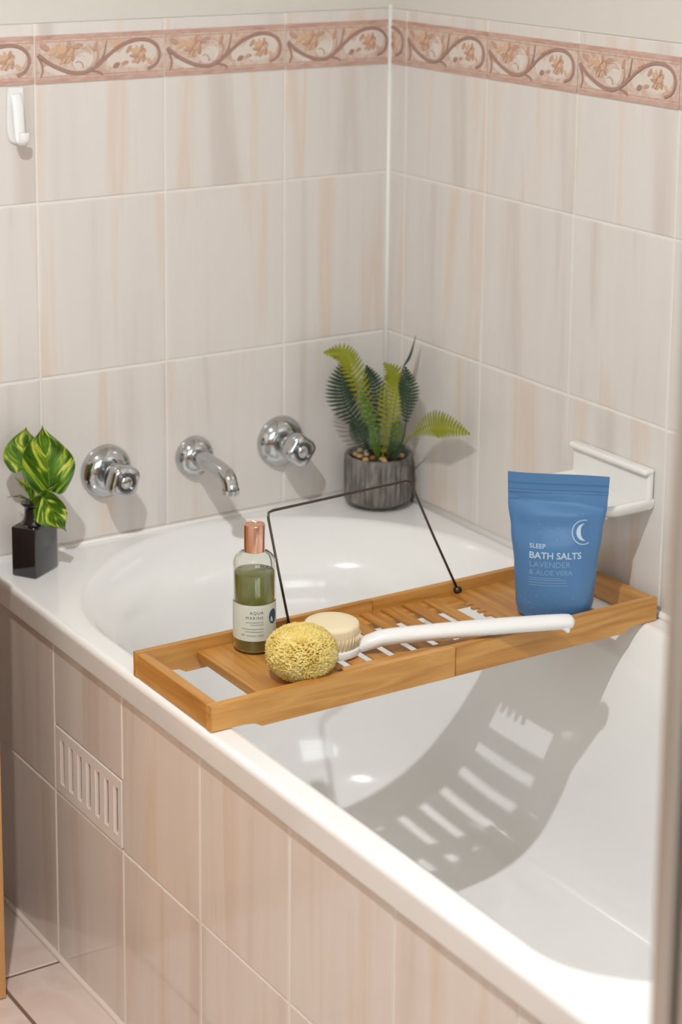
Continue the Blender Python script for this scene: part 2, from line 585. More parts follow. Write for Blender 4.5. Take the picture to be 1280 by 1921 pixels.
# ------------------------------------------------------------------ bathtub
BX0, BX1, BY0, BY1 = -0.686, -0.001, -1.50, -0.001
CX = -0.343
LEV = [  # z, half width, head y, foot y, head cap, foot cap
    (0.0000, 0.3165, -0.0105, -1.3865, 0.322, 0.175),
    (0.0000, 0.3130, -0.0140, -1.3830, 0.322, 0.175),
    (-0.0020, 0.3080, -0.0210, -1.3760, 0.318, 0.172),
    (-0.0080, 0.3040, -0.0340, -1.3700, 0.313, 0.172),
    (-0.0200, 0.2980, -0.0570, -1.3600, 0.308, 0.175),
    (-0.0350, 0.2910, -0.0800, -1.3490, 0.302, 0.177),
    (-0.0500, 0.2850, -0.0960, -1.3380, 0.297, 0.180),
    (-0.0800, 0.2780, -0.1110, -1.3220, 0.290, 0.183),
    (-0.1400, 0.2715, -0.1270, -1.2900, 0.284, 0.190),
    (-0.2200, 0.2665, -0.1430, -1.2520, 0.278, 0.200),
    (-0.2850, 0.2600, -0.1600, -1.2080, 0.270, 0.215),
    (-0.3300, 0.2490, -0.1790, -1.1650, 0.262, 0.225),
    (-0.3640, 0.2260, -0.2080, -1.1150, 0.248, 0.225),
    (-0.3850, 0.1860, -0.2560, -1.0500, 0.225, 0.210),
    (-0.3945, 0.1300, -0.3250, -0.9700, 0.180, 0.160),
    (-0.3970, 0.0500, -0.4400, -0.8500, 0.090, 0.080),
]
NA, NS = 26, 14                                 # samples per quarter cap, per straight side


def bath_ring(hw, yh, yf, bh, bf):
    yc, yd = yh - bh, yf + bf
    pts = []
    for k in range(NA + 1):                     # head cap, from right side over the head to left side (first half)
        a = PI / 2 * k / NA
        pts.append((CX + hw * math.cos(a), yc + bh * math.sin(a)))
    for k in range(1, NA + 1):
        a = PI / 2 + PI / 2 * k / NA
        pts.append((CX + hw * math.cos(a), yc + bh * math.sin(a)))
    for k in range(1, NS):
        pts.append((CX - hw, yc + (yd - yc) * k / NS))
    for k in range(NA + 1):
        a = PI + PI / 2 * k / NA
        pts.append((CX + hw * math.cos(a), yd + bf * math.sin(a)))
    for k in range(1, NA + 1):
        a = 1.5 * PI + PI / 2 * k / NA
        pts.append((CX + hw * math.cos(a), yd + bf * math.sin(a)))
    for k in range(1, NS):
        pts.append((CX + hw, yd + (yc - yd) * k / NS))
    return pts


def outer_ring(ins):
    """rectangle sampled in step with bath_ring; corners sit on fixed sample indices"""
    x0, x1, y0, y1 = BX0 + ins, BX1 - ins * 0.0, BY0 + ins, BY1
    yc, yd = LEV[0][2] - LEV[0][4], LEV[0][3] + LEV[0][5]  # in step with the widest ring
    kc = NA // 2
    pts = []
    cr = 0.012

    def quarter(side_x, corner_y, from_y, first):
        q = []
        for k in range(NA + 1):
            if k <= kc:
                t = k / kc
                q.append((side_x, from_y + (corner_y - from_y) * t))
            else:
                t = (k - kc) / (NA - kc)
                q.append((side_x + (CX - side_x) * t, corner_y))
        return q
    a = quarter(x1, y1, yc, True)
    pts += a
    b = quarter(x0, y1, yc, True)[::-1]
    pts += b[1:]
    for k in range(1, NS):
        pts.append((x0, yc + (yd - yc) * k / NS))
    c = quarter(x0, y0, yd, True)
    pts += c
    d = quarter(x1, y0, yd, True)[::-1]
    pts += d[1:]
    for k in range(1, NS):
        pts.append((x1, yd + (yc - yd) * k / NS))
    return pts


def interp_levels(L, sub):
    out = []
    n = len(L)
    for i in range(n - 1):
        p0, p1, p2, p3 = L[max(i - 1, 0)], L[i], L[i + 1], L[min(i + 2, n - 1)]
        for s in range(sub):
            t = s / sub
            row = []
            for a, b, c, d in zip(p0, p1, p2, p3):
                row.append(0.5 * ((2 * b) + (c - a) * t * 0.9 + ((2 * a - 5 * b + 4 * c - d) * t * t + (3 * b - a - 3 * c + d) * t ** 3)) if 2 < i else b + (c - b) * t)
            out.append(row)
    out.append(L[-1])
    return out


bm = bmesh.new()
rings = []
for ins, z in ((0.0165, -0.0432), (0.0085, -0.0432), (0.0066, -0.0420), (0.0058, -0.0395), (0.0054, -0.0375), (0.0004, -0.0100), (0.0, -0.0080), (0.0007, -0.0045), (0.0022, -0.0020), (0.0045, -0.0005), (0.0075, 0.0), (0.0095, 0.0)):
    rings.append([bm.verts.new((x, y, z)) for x, y in outer_ring(ins)])
for z, hw, yh, yf, bh, bf in interp_levels(LEV, 3):
    rings.append([bm.verts.new((x, y, z)) for x, y in bath_ring(hw, yh, yf, bh, bf)])
nr = len(rings[0])
for A, B in zip(rings, rings[1:]):
    for i in range(nr):
        j = (i + 1) % nr
        bm.faces.new((A[i], A[j], B[j], B[i]))
bm.faces.new(rings[-1])
bmesh.ops.recalc_face_normals(bm, faces=bm.faces)
bath = empty('bathtub', (CX, -0.75, 0))
bo = bm_obj('tub_shell', bm, M_BATH, bath, smooth=True)
bo.location = (-CX, 0.75, 0)
if sum(f.normal.z * f.area for f in bo.data.polygons) < 0:
    bo.data.flip_normals()
bm = bmesh.new()
lathe(bm, [(0, 0.0025), (0.02, 0.0025), (0.026, 0.004), (0.031, 0.002), (0.031, -0.002)], 32)
dr = bm_obj('drain', bm, M_CHROME, bath, smooth=True, loc=(0, 0.75 - 0.86, -0.3966))
tag(bath, 'white acrylic bathtub built into the tiled corner', 'bathtub')

# ------------------------------------------------------------------ tiled bath panel with vent
bm = bmesh.new()                               # backing slab with an opening behind the vent
PX0, PX1 = PANEL_X + 0.0013, PANEL_X + 0.045
box(bm, PX0, PX1, -0.2149, -0.004, FLOOR, -0.044)
box(bm, PX0, PX1, -1.49, -0.4149, FLOOR, -0.044)
box(bm, PX0, PX1, -0.4149, -0.2149, FLOOR, -0.2544)
box(bm, PX0, PX1, -0.4149, -0.2149, -0.1585, -0.044)
bmesh.ops.remove_doubles(bm, verts=bm.verts, dist=1e-6)
panel = bm_obj('tiled_bath_surround', bm, M_GROUT)
tag(panel, 'pinkish tiled front panel under the bath rim', 'bath panel')
Z_PT, Z_PJ = -0.0445, -0.2544
pj = [0.004, 0.0149] + [0.2149 + 0.2 * k for k in range(7)]
pj[-1] = 1.488
Z_VENT = -0.1585
for i in range(len(pj) - 1):
    a0, a1 = pj[i], pj[i + 1]
    if abs(a0 - 0.2149) < 1e-6:
        put_tile(panel, a0, a1, Z_VENT, Z_PT, 'panel', M_PTILE)
    else:
        put_tile(panel, a0, a1, Z_PJ, Z_PT, 'panel', M_PTILE)
    put_tile(panel, a0, a1, FLOOR + 0.002, Z_PJ, 'panel', M_PTILE)
# vent: a ceramic plate pierced by seven upright slots with slanting louvres
M_VENT = mat('vent_ceramic', srgb(226, 214, 205), 0.3)
vy0, vy1 = 0.2149 + 0.003, 0.4149 - 0.003
slots = [0.2385 + 0.0262 * k for k in range(7)]
sz0, sz1 = Z_PJ + 0.017, Z_VENT - 0.017
bm = bmesh.new()
xf, xb = PANEL_X - 0.0005, PANEL_X + 0.006
box(bm, xf, xb, -vy1, -vy0, sz1, Z_VENT - 0.002, bev=0.0008, seg=1)
box(bm, xf, xb, -vy1, -vy0, Z_PJ + 0.002, sz0, bev=0.0008, seg=1)
edges = [vy0]
for s in slots:
    edges += [s - 0.0055, s + 0.0055]
edges.append(vy1)
for k in range(0, len(edges), 2):
    box(bm, xf, xb, -edges[k + 1], -edges[k], sz0 - 0.001, sz1 + 0.001, bev=0.0006, seg=1)
vent = bm_obj('vent_grille', bm, M_VENT, panel)
vent['label'] = 'cream vent grille with upright slots'
for s in slots:
    bm = bmesh.new()
    for v in [(xf + 0.0005, -s + 0.0058), (xf + 0.0035, -s + 0.0058)]:
        pass
    a = [(xf + 0.0006, -s + 0.0055), (xf + 0.0028, -s + 0.0055), (xf + 0.0034, -s + 0.0022), (xf + 0.0014, -s + 0.0022)]
    lo = [bm.verts.new((x, y, sz0)) for x, y in a]
    hi = [bm.verts.new((x, y, sz1)) for x, y in a]
    for k in range(4):
        bm.faces.new((lo[k], lo[(k + 1) % 4], hi[(k + 1) % 4], hi[k]))
    bm.faces.new(lo[::-1])
    bm.faces.new(hi)
    bmesh.ops.recalc_face_normals(bm, faces=bm.faces)
    bm_obj('louvre', bm, M_VENT, vent)
# plate coloured dark to stand for the shade behind the slots
box_obj('vent_shade_plate', (xb + 0.020, xb + 0.022, -vy1, -vy0, Z_PJ + 0.002, Z_VENT - 0.002), mat('vent_shade_plate', srgb(70, 55, 45), 0.9), panel)

# ------------------------------------------------------------------ oak vanity cabinet at the far left
cab = empty('vanity_cabinet', (-1.1, -0.14, FLOOR))


def cbox(name, x0, x1, y0, y1, z0, z1, m, bev=0.001):
    o = box_obj(name, (x0, x1, y0, y1, z0, z1), m, cab, bev=bev)
    o.location = (1.1, 0.14, -FLOOR)
    return o


cbox('carcass', -1.5, -0.796, -0.255, -0.012, FLOOR + 0.001, 0.235, M_OAK)
cbox('side_panel', -0.796, -0.778, -0.275, -0.012, FLOOR + 0.0015, 0.235, M_OAK)
for k in range(2):
    d = cbox('door', -1.498 + 0.352 * k, -1.150 + 0.352 * k, -0.273, -0.2555, FLOOR + 0.06, 0.23, M_OAK)
    bm = bmesh.new()
    tube(bm, [(-1.18 + 0.06 * k, -0.298, 0.03), (-1.18 + 0.06 * k, -0.298, 0.15)], 0.005, 10)
    tube(bm, [(-1.18 + 0.06 * k, -0.298, 0.04), (-1.18 + 0.06 * k, -0.272, 0.04)], 0.004, 8)
    tube(bm, [(-1.18 + 0.06 * k, -0.298, 0.14), (-1.18 + 0.06 * k, -0.272, 0.14)], 0.004, 8)
    bm_obj('handle', bm, M_CHROME, d, smooth=True)
cbox('counter_top', -1.51, -0.776, -0.28, -0.008, 0.2352, 0.255, M_CERAMIC, 0.004)
tag(cab, 'oak vanity cabinet standing at the left edge beside the bath', 'cabinet')

# ------------------------------------------------------------------ shower cubicle corner post (near, right edge)
scr = empty('shower_screen', (-0.93, -1.70, FLOOR))


def sbox(name, x0, x1, y0, y1, z0, z1, m, bev=0.0015):
    o = box_obj(name, (x0, x1, y0, y1, z0, z1), m, scr, bev=bev)
    o.location = (0.93, 1.70, -FLOOR)
    return o


# square corner post, its face nearest the camera built of ribs and a groove
px, py = -0.945, -1.682
sbox('post', px, px + 0.040, py - 0.040, py, FLOOR, 1.45, M_ALU, 0.004)
sbox('gasket', px + 0.040, px + 0.046, py - 0.024, py - 0.014, FLOOR + 0.04, 1.41, M_DARKMETAL)
sbox('gasket', px + 0.014, px + 0.024, py - 0.046, py - 0.040, FLOOR + 0.04, 1.41, M_DARKMETAL)
sbox('cover_rib', px - 0.006, px, py - 0.024, py - 0.009, FLOOR + 0.001, 1.449, M_ALU, 0.0022)
sbox('gasket', px - 0.0015, px, py - 0.0275, py - 0.0245, FLOOR + 0.002, 1.448, M_DARKMETAL, 0.0004)
sbox('cover_rib', px - 0.004, px, py - 0.038, py - 0.030, FLOOR + 0.001, 1.449, M_ALU, 0.0015)
M_GLASS = mat('clear_glass', (0.95, 0.98, 0.97, 1), 0.0, Transmission_Weight=1.0, IOR=1.45)
sbox('glass_panel', px + 0.046, -0.004, py - 0.022, py - 0.016, FLOOR + 0.04, 1.41, M_GLASS, 0.0)
sbox('top_rail', px + 0.040, -0.004, py - 0.032, py - 0.008, 1.41, 1.45, M_ALU)
sbox('bottom_rail', px + 0.040, -0.004, py - 0.032, py - 0.008, FLOOR, FLOOR + 0.04, M_ALU)
sbox('glass_door', px + 0.016, px + 0.022, YB + 0.05, py - 0.046, FLOOR + 0.04, 1.41, M_GLASS, 0.0)
sbox('top_rail', px + 0.008, px + 0.032, YB + 0.01, py - 0.040, 1.41, 1.45, M_ALU)
sbox('bottom_rail', px + 0.008, px + 0.032, YB + 0.01, py - 0.040, FLOOR, FLOOR + 0.04, M_ALU)
tag(scr, 'blurred aluminium shower screen frame at the right edge', 'shower screen')

# ------------------------------------------------------------------ ceiling downlights
for (x, y), pw in LAMPS:
    t = empty('downlight', (x, y, CEIL))
    bm = bmesh.new()
    lathe(bm, [(0.033, 0.001), (0.033, -0.006), (0.046, -0.006), (0.050, -0.002), (0.050, 0.001)], 32)
    bm_obj('trim_ring', bm, M_WHITE, t, smooth=True, angle=40)
    bm = bmesh.new()
    lathe(bm, [(0, -0.003), (0.033, -0.003)], 32)
    bm_obj('lens', bm, mat('lamp_lens', (1, 1, 1, 1), 0.4, Emission_Color=(1, 0.93, 0.85, 1), Emission_Strength=4.0), t)
    tag(t, 'recessed ceiling downlight above the bath panel' if pw > 10 else 'recessed ceiling downlight inside the shower cubicle', 'downlight')

# ------------------------------------------------------------------ taps and spout
TO_WALL = Matrix.Rotation(PI / 2, 4, 'X')       # local z -> world -y (out of the wall)


def flange_prof(r):
    return [(0, 0.0), (r, 0.0), (r, 0.003), (r * 0.985, 0.006), (r * 0.93, 0.0105), (r * 0.82, 0.015), (r * 0.66, 0.0185), (r * 0.5, 0.020), (0, 0.021)]


def make_tap(x, label, twist):
    t = empty('bath_tap', (x, 0, 0.1045))
    bm = bmesh.new()
    lathe(bm, flange_prof(0.0395), 56, TO_WALL)
    bm_obj('flange', bm, M_CHROME, t, smooth=True)
    bm = bmesh.new()
    lathe(bm, [(0.0125, 0.015), (0.0125, 0.036)], 28, TO_WALL)
    bm_obj('spindle_collar', bm, M_CHROME, t, smooth=True)
    # lobed handle
    bm = bmesh.new()
    mt = TO_WALL @ Matrix.Rotation(twist, 4, 'Z')
    lob = lambda a, z: 1.0 + 0.085 * math.cos(4 * a) * min(1.0, max(0.0, (z - 0.03) / 0.012))
    lathe(bm, [(0.0, 0.030), (0.0145, 0.030), (0.0195, 0.033), (0.0222, 0.039), (0.0238, 0.052), (0.0238, 0.060), (0.0222, 0.0645), (0.018, 0.067), (0.0, 0.0675)], 64, mt, lob)
    h = bm_obj('handle', bm, M_CHROME, t, smooth=True)
    bm = bmesh.new()
    lathe(bm, [(0.0145, 0.0668), (0.0150, 0.0690), (0.0138, 0.0702), (0.0118, 0.0702), (0.0108, 0.0688), (0.0108, 0.0668)], 36, mt)
    bm_obj('index_ring', bm, mat('dark_chrome', (0.16, 0.16, 0.165, 1), 0.18, metal=1.0), h, smooth=True)
    bm = bmesh.new()
    lathe(bm, [(0.0106, 0.0668), (0.0104, 0.0692), (0.006, 0.0705), (0, 0.0708)], 32, mt)
    bm_obj('index_cap', bm, M_CHROME, h, smooth=True)
    tag(t, label, 'tap')
    return t


make_tap(-0.488, 'round chrome wall tap beside the pothos vase', 0.5)
make_tap(-0.1935, 'round chrome wall tap next to the potted fern', 0.15)
sp = empty('bath_spout', (-0.343, 0, 0.1045))
bm = bmesh.new()
lathe(bm, flange_prof(0.0305), 48, TO_WALL)
bm_obj('flange', bm, M_CHROME, sp, smooth=True)
bm = bmesh.new()
path = catmull([(0, -0.012, 0.001), (0, -0.045, 0.001), (0, -0.085, -0.001), (0, -0.102, -0.006), (0, -0.110, -0.017), (0, -0.1115, -0.028)], 26)
tube(bm, path, [0.0138 - 0.0022 * min(1, i / 18) for i in range(27)], 24, cap=False)
bm_obj('pipe', bm, M_CHROME, sp, smooth=True)
bm = bmesh.new()
e = path[-1]
lathe(bm, [(0.0085, 0.004), (0.0085, 0.0), (0.0122, 0.0), (0.0124, 0.007)], 24, Matrix.Translation(e))
bm_obj('outlet', bm, M_CHROME, sp, smooth=True, angle=40)
bm = bmesh.new()
lathe(bm, [(0, 0.0), (0.0085, 0.0)], 24, Matrix.Translation(e + Vector((0, 0, 0.003))))
bm_obj('aerator', bm, M_DARKMETAL, sp)
tag(sp, 'chrome bath spout between the two taps', 'spout')

# ------------------------------------------------------------------ wall hook
hk = empty('wall_hook', (-0.618, 0, 0.625))
bm = bmesh.new()
outl = [(-0.011, 0.043), (0.011, 0.043), (0.0125, 0.0), (0.0125, -0.018), (0.009, -0.030), (0.0, -0.035), (-0.009, -0.030), (-0.0125, -0.018), (-0.0125, 0.0)]
fr = [bm.verts.new((x, -0.005, z)) for x, z in outl]
bk = [bm.verts.new((x * 1.05, -0.0002, z)) for x, z in outl]
bm.faces.new(fr)
bm.faces.new(bk[::-1])
for k in range(len(outl)):
    bm.faces.new((fr[k], fr[(k + 1) % len(outl)], bk[(k + 1) % len(outl)], bk[k]))
bmesh.ops.recalc_face_normals(bm, faces=bm.faces)
bmesh.ops.bevel(bm, geom=list(bm.edges), offset=0.001, segments=2, affect='EDGES')
bm_obj('backplate', bm, M_WHITE, hk, smooth=True, angle=40)
bm = bmesh.new()
pts = catmull([(0, -0.004, 0.034), (0, -0.011, 0.018), (0, -0.014, -0.006), (0, -0.017, -0.024), (0, -0.024, -0.031), (0, -0.031, -0.026), (0, -0.032, -0.016)], 24)
tube(bm, pts, [0.007 - 0.0012 * (i / 24) for i in range(25)], 14, flat=(1.25, 0.55))
bm_obj('prong', bm, M_WHITE, hk, smooth=True)
tag(hk, 'white plastic hook on the tiles below the frieze', 'hook')

# ------------------------------------------------------------------ ceramic soap dish on the long wall
sd = empty('soap_dish', (0, -0.548, 0.17))
NX = 40
bm = bmesh.new()


def rr_pts(x0, x1, y0, y1, r, n=8):
    """rounded on the wall-far side (x0), square on the wall side (x1)"""
    q = [(x1, y0), (x1, y1)]
    for k in range(n + 1):
        a = PI / 2 + PI / 2 * k / n
        q.append((x0 + r + r * math.cos(a), y1 - r + r * math.sin(a)))
    for k in range(n + 1):
        a = PI + PI / 2 * k / n
        q.append((x0 + r + r * math.cos(a), y0 + r + r * math.sin(a)))
    return q


prof = [  # x0 (front), inset sides, z, corner radius
    (-0.050, 0.016, -0.033, 0.020), (-0.078, 0.007, -0.031, 0.026), (-0.092, 0.001, -0.025, 0.030), (-0.095, 0.0, -0.019, 0.030), (-0.0945, 0.0002, -0.016, 0.030),
    (-0.0925, 0.0014, -0.0138, 0.029), (-0.090, 0.003, -0.0132, 0.028), (-0.087, 0.006, -0.014, 0.026), (-0.083, 0.010, -0.018, 0.022), (-0.076, 0.014, -0.021, 0.018), (-0.055, 0.024, -0.022, 0.014)]
rg = []
for x0, ins, z, r in prof:
    x1 = -0.0005 if z < -0.0045 or ins < 0.004 or True else -0.004
    rg.append([bm.verts.new((x, y, z + (0.0 if x < -0.02 else 0.0))) for x, y in rr_pts(x0, -0.0005 if ins <= 0.002 or z < -0.0225 else -0.010, -0.079 + ins, 0.079 - ins, r)])
m_ = len(rg[0])
bm.faces.new(rg[0][::-1])
for A, B in zip(rg, rg[1:]):
    for k in range(m_):
        bm.faces.new((A[k], A[(k + 1) % m_], B[(k + 1) % m_], B[k]))
bm.faces.new(rg[-1])
bmesh.ops.recalc_face_normals(bm, faces=bm.faces)
bm_obj('dish_tray', bm, M_CERAMIC, sd, smooth=True, angle=60)
bm = bmesh.new()
box(bm, -0.011, -0.0003, -0.0785, 0.0785, -0.029, 0.0265, bev=0.0045, seg=4)
box(bm, -0.018, -0.0006, -0.0790, 0.0790, 0.0190, 0.0275, bev=0.0038, seg=4)
bm_obj('backplate', bm, M_CERAMIC, sd, smooth=True, angle=50)
for yy in (-0.02, 0.02):
    box_obj('drain_slot', (-0.060, -0.052, yy - 0.014, yy + 0.014, -0.0219, -0.0213), mat('slot_dark', srgb(90, 84, 78), 0.8), sd)
for yy in (-0.045, -0.015, 0.015, 0.045):
    bm = bmesh.new()
    lathe(bm, [(0.006, -0.029), (0.006, -0.038), (0.004, -0.041), (0, -0.042)], 14, Matrix.Translation((-0.055, yy, 0)))
    bm_obj('drip_nib', bm, M_CERAMIC, sd, smooth=True)
tag(sd, 'white ceramic soap dish on the wall behind the blue pouch', 'soap dish')

# ------------------------------------------------------------------ bamboo bath tray
TX0, TX1, TYF, TYB = -0.681, -0.013, -0.655, -0.461
RH = 0.0315                                     # rail top
PT = 0.018                                      # deck top
tray = empty('bath_tray', ((TX0 + TX1) / 2, (TYF + TYB) / 2, 0))
TO = Vector((-(TX0 + TX1) / 2, -(TYF + TYB) / 2, 0))


def tpart(name, bm, m, parent=None, smooth=False):
    o = bm_obj(name, bm, m, parent or tray, smooth=smooth)
    if parent is None:
        o.location = TO
    return o


def rail(name, x0, x1, y0, y1, notch_l, notch_r):
    """long rail with a shallow cut-out over each rim, profile in x/z extruded along y"""
    d = -0.0065
    pts = [(x0, RH)]
    if notch_l:
        pts += [(x0, 0.0008), (x0 + 0.046, 0.0008), (x0 + 0.058, -0.001), (x0 + 0.068, d)]
    else:
        pts += [(x0, d)]
    if notch_r:
        pts += [(x1 - 0.058, d), (x1 - 0.049, -0.001), (x1 - 0.040, 0.0008), (x1, 0.0008)]
    else:
        pts += [(x1, d)]
    pts += [(x1, RH)]
    bm = bmesh.new()
    A = [bm.verts.new((x, y0, z)) for x, z in pts]
    B = [bm.verts.new((x, y1, z)) for x, z in pts]
    bm.faces.new(A)
    bm.faces.new(B[::-1])
    for k in range(len(pts)):
        bm.faces.new((A[k], A[(k + 1) % len(pts)], B[(k + 1) % len(pts)], B[k]))
    bmesh.ops.recalc_face_normals(bm, faces=bm.faces)
    bmesh.ops.bevel(bm, geom=[e for e in bm.edges if e.calc_length() > 0.02], offset=0.0009, segments=2, affect='EDGES')
    return tpart(name, bm, M_BAMBOO)


XJ = -0.338
rail('front_rail', TX0, XJ - 0.0004, TYF, TYF + 0.0125, True, False)
rail('front_rail', XJ + 0.0004, TX1, TYF + 0.0004, TYF + 0.0125, False, True)
rail('back_rail', TX0, XJ, TYB - 0.0105, TYB, True, False)
rail('back_rail', XJ + 0.0004, TX1, TYB - 0.0105, TYB - 0.0003, False, True)


def tbox(name, x0, x1, y0, y1, z0, z1, m=M_BAMBOO_Y, bev=0.0012):
    bm = bmesh.new()
    box(bm, x0, x1, y0, y1, z0, z1, bev=bev)
    return tpart(name, bm, m)


YI0, YI1 = TYF + 0.0125, TYB - 0.0105           # inside faces of the long rails
tbox('end_rail', TX0 + 0.0003, TX0 + 0.014, YI0 + 0.0002, YI1 - 0.0002, 0.0008, RH - 0.0002)
tbox('end_rail', TX1 - 0.014, TX1 - 0.0003, YI0 + 0.0002, YI1 - 0.0002, 0.0008, RH - 0.0002)
XA, XB = -0.482, -0.190
tbox('deck_board', -0.598, XA, YI0 + 0.0002, YI1 - 0.0002, PT - 0.012, PT)
tbox('deck_board', XB, -0.086, YI0 + 0.0002, YI1 - 0.0002, PT - 0.012, PT)
# cross bearers under the slats
tbox('bearer', XA, XB, YI0 + 0.0002, YI0 + 0.026, PT - 0.012, PT - 0.0038, M_BAMBOO)
tbox('bearer', XA, XB, YI1 - 0.030, YI1 - 0.0002, PT - 0.012, PT - 0.0038, M_BAMBOO)
# slats with open gaps between them
gaps = [-0.462, -0.430, -0.397, -0.364, -0.331, -0.298, -0.265]
gw = 0.0060
ed = [XA + 0.0008]
for g in gaps:
    ed += [g - gw, g + gw]
ed.append(-0.2405)
for k in range(0, len(ed), 2):
    tbox('slat', ed[k], ed[k + 1], YI0 + 0.030, YI1 - 0.0004, PT - 0.0036, PT - 0.0004, M_BAMBOO_Y, 0.0006)
# toothed board beside the widest gap
bm = bmesh.new()
xl, xr = -0.2115, XB - 0.0006
yy0, yy1 = YI0 + 0.030, YI1 - 0.0004
prof = [(xr, yy0), (xr, yy1)]
prof += [(xl, yy1), (xl, yy1 - 0.038)]
y = yy1 - 0.038
for k in range(4):
    prof += [(xl - 0.008, y - 0.001), (xl - 0.008, y - 0.006), (xl, y - 0.008), (xl, y - 0.014)]
    y -= 0.014
prof += [(xl, yy0)]
lo = [bm.verts.new((x, yv, PT - 0.0036)) for x, yv in prof]
hi = [bm.verts.new((x, yv, PT - 0.0004)) for x, yv in prof]
bm.faces.new(lo[::-1])
bm.faces.new(hi)
for k in range(len(prof)):
    bm.faces.new((lo[k], lo[(k + 1) % len(prof)], hi[(k + 1) % len(prof)], hi[k]))
bmesh.ops.recalc_face_normals(bm, faces=bm.faces)
tpart('toothed_board', bm, M_BAMBOO_Y)
# book ledge: two thin strips along the front of the slats
tbox('book_ledge', XA + 0.0005, XB - 0.0005, YI0 + 0.0150, YI0 + 0.0285, PT - 0.0037, PT + 0.004, M_BAMBOO)
tbox('book_ledge', XA + 0.0005, XB - 0.0005, YI0 + 0.0005, YI0 + 0.0085, PT - 0.0037, PT + 0.007, M_BAMBOO)
# wire book rest leaning back
bm = bmesh.new()
wp = [(-0.466, -0.4745, PT + 0.005), (-0.4685, -0.45, 0.092), (-0.4705, -0.4285, 0.155), (-0.4685, -0.4262, 0.1605), (-0.462, -0.4260, 0.1622),
      (-0.36, -0.4260, 0.1650), (-0.256, -0.4260, 0.1680), (-0.2505, -0.4264, 0.1660), (-0.2480, -0.4285, 0.160), (-0.228, -0.45, 0.095), (-0.2055, -0.4750, PT + 0.007)]
tube(bm, wp, 0.0017, 10)
tpart('wire_book_rest', bm, M_WIRE, smooth=True)
for xx in (-0.2045, -0.4665):
    bm = bmesh.new()
    tube(bm, [(xx - 0.004, -0.4755, PT + 0.004), (xx + 0.004, -0.4755, PT + 0.004)], 0.0040, 12)
    tpart('hinge_pin', bm, M_WIRE, smooth=True)
tag(tray, 'bamboo bath tray with slatted deck laid across the tub', 'bath tray')

# ------------------------------------------------------------------ bottle of green wash on the tray
bt = empty('bath_wash_bottle', (-0.5325, -0.4995, PT))
BR = 0.0265
BODY = [(0, 0.0006), (0.020, 0.0), (0.0243, 0.0012), (BR, 0.005), (BR, 0.100), (BR, 0.108), (0.0258, 0.1145), (0.0236, 0.1195), (0.0195, 0.1232), (0.0150, 0.1252), (0.0118, 0.1262), (0.0112, 0.130)]
M_CLEAR = mat('clear_plastic', (0.96, 0.97, 0.93, 1), 0.05, Transmission_Weight=1.0, IOR=1.45)
M_GREEN = mat('green_gel', srgb(142, 148, 76), 0.08, Transmission_Weight=0.25, IOR=1.36, coat=0.6)
bm = bmesh.new()
lathe(bm, BODY + [(0.0096, 0.130), (0.0104, 0.1255), (0.0142, 0.1238), (0.0185, 0.1218), (0.0224, 0.1184), (0.0244, 0.114), (0.0251, 0.108), (0.0251, 0.0060), (0.0232, 0.0026), (0, 0.0022)], 56)
bm_obj('bottle_body', bm, M_CLEAR, bt, smooth=True)
bm = bmesh.new()
lathe(bm, [(0, 0.0024), (0.0230, 0.0028), (0.0250, 0.0062), (0.0250, 0.1000), (0.0242, 0.1008), (0, 0.1008)], 56)
bm_obj('green_gel', bm, M_GREEN, bt, smooth=True, angle=50)
M_COPPER = mat('rose_gold', (0.86, 0.50, 0.37, 1), 0.16, metal=1.0)
bm = bmesh.new()
lathe(bm, [(0.0112, 0.1262), (0.0130, 0.1262), (0.0130, 0.1585), (0.0126, 0.1602), (0.0110, 0.1608), (0.0106, 0.1596), (0, 0.1594)], 48)
bm_obj('cap', bm, M_COPPER, bt, smooth=True, angle=35)
# label wraps the front of the bottle, facing the camera
A_CAM = math.atan2(-0.849, -0.528)              # direction from bottle to camera in plan
M_LABEL = mat('paper_label', srgb(206, 212, 200), 0.5)
M_INK = mat('label_ink', srgb(96, 106, 104), 0.6)
M_BLUEINK = mat('label_blue_motif', srgb(40, 66, 96), 0.5)


def cyl(s, z, off=0.0):
    """s: metres along the surface to the viewer's right of the label centre"""
    a = A_CAM + s / BR
    return Vector(((BR + off) * math.cos(a), (BR + off) * math.sin(a), z))


bm = bmesh.new()
n = 48
lab0, lab1 = 0.0185, 0.0645
rowA = [bm.verts.new(cyl(-0.040 + 0.084 * k / n, lab0, 0.0003)) for k in range(n + 1)]
rowB = [bm.verts.new(cyl(-0.040 + 0.084 * k / n, lab1, 0.0003)) for k in range(n + 1)]
for k in range(n):
    bm.faces.new((rowA[k], rowA[k + 1], rowB[k + 1], rowB[k]))
label = bm_obj('label', bm, M_LABEL, bt, smooth=True)


def text_pts(body, size, align='LEFT', weight=0.0, spacing=1.0):
    cu = bpy.data.curves.new('lettering', 'FONT')
    cu.body = body
    cu.size = size
    cu.align_x = align
    cu.offset = weight
    cu.space_character = spacing
    cu.resolution_u = 3
    ob = bpy.data.objects.new('lettering', cu)
    COL.objects.link(ob)
    dg = bpy.context.evaluated_depsgraph_get()
    dg.update()
    me = bpy.data.meshes.new_from_object(ob.evaluated_get(dg))
    bpy.data.objects.remove(ob, do_unlink=True)
    bpy.data.curves.remove(cu)
    V = [v.co.copy() for v in me.vertices]
    F = [tuple(p.vertices) for p in me.polygons]
    bpy.data.meshes.remove(me)
    return V, F


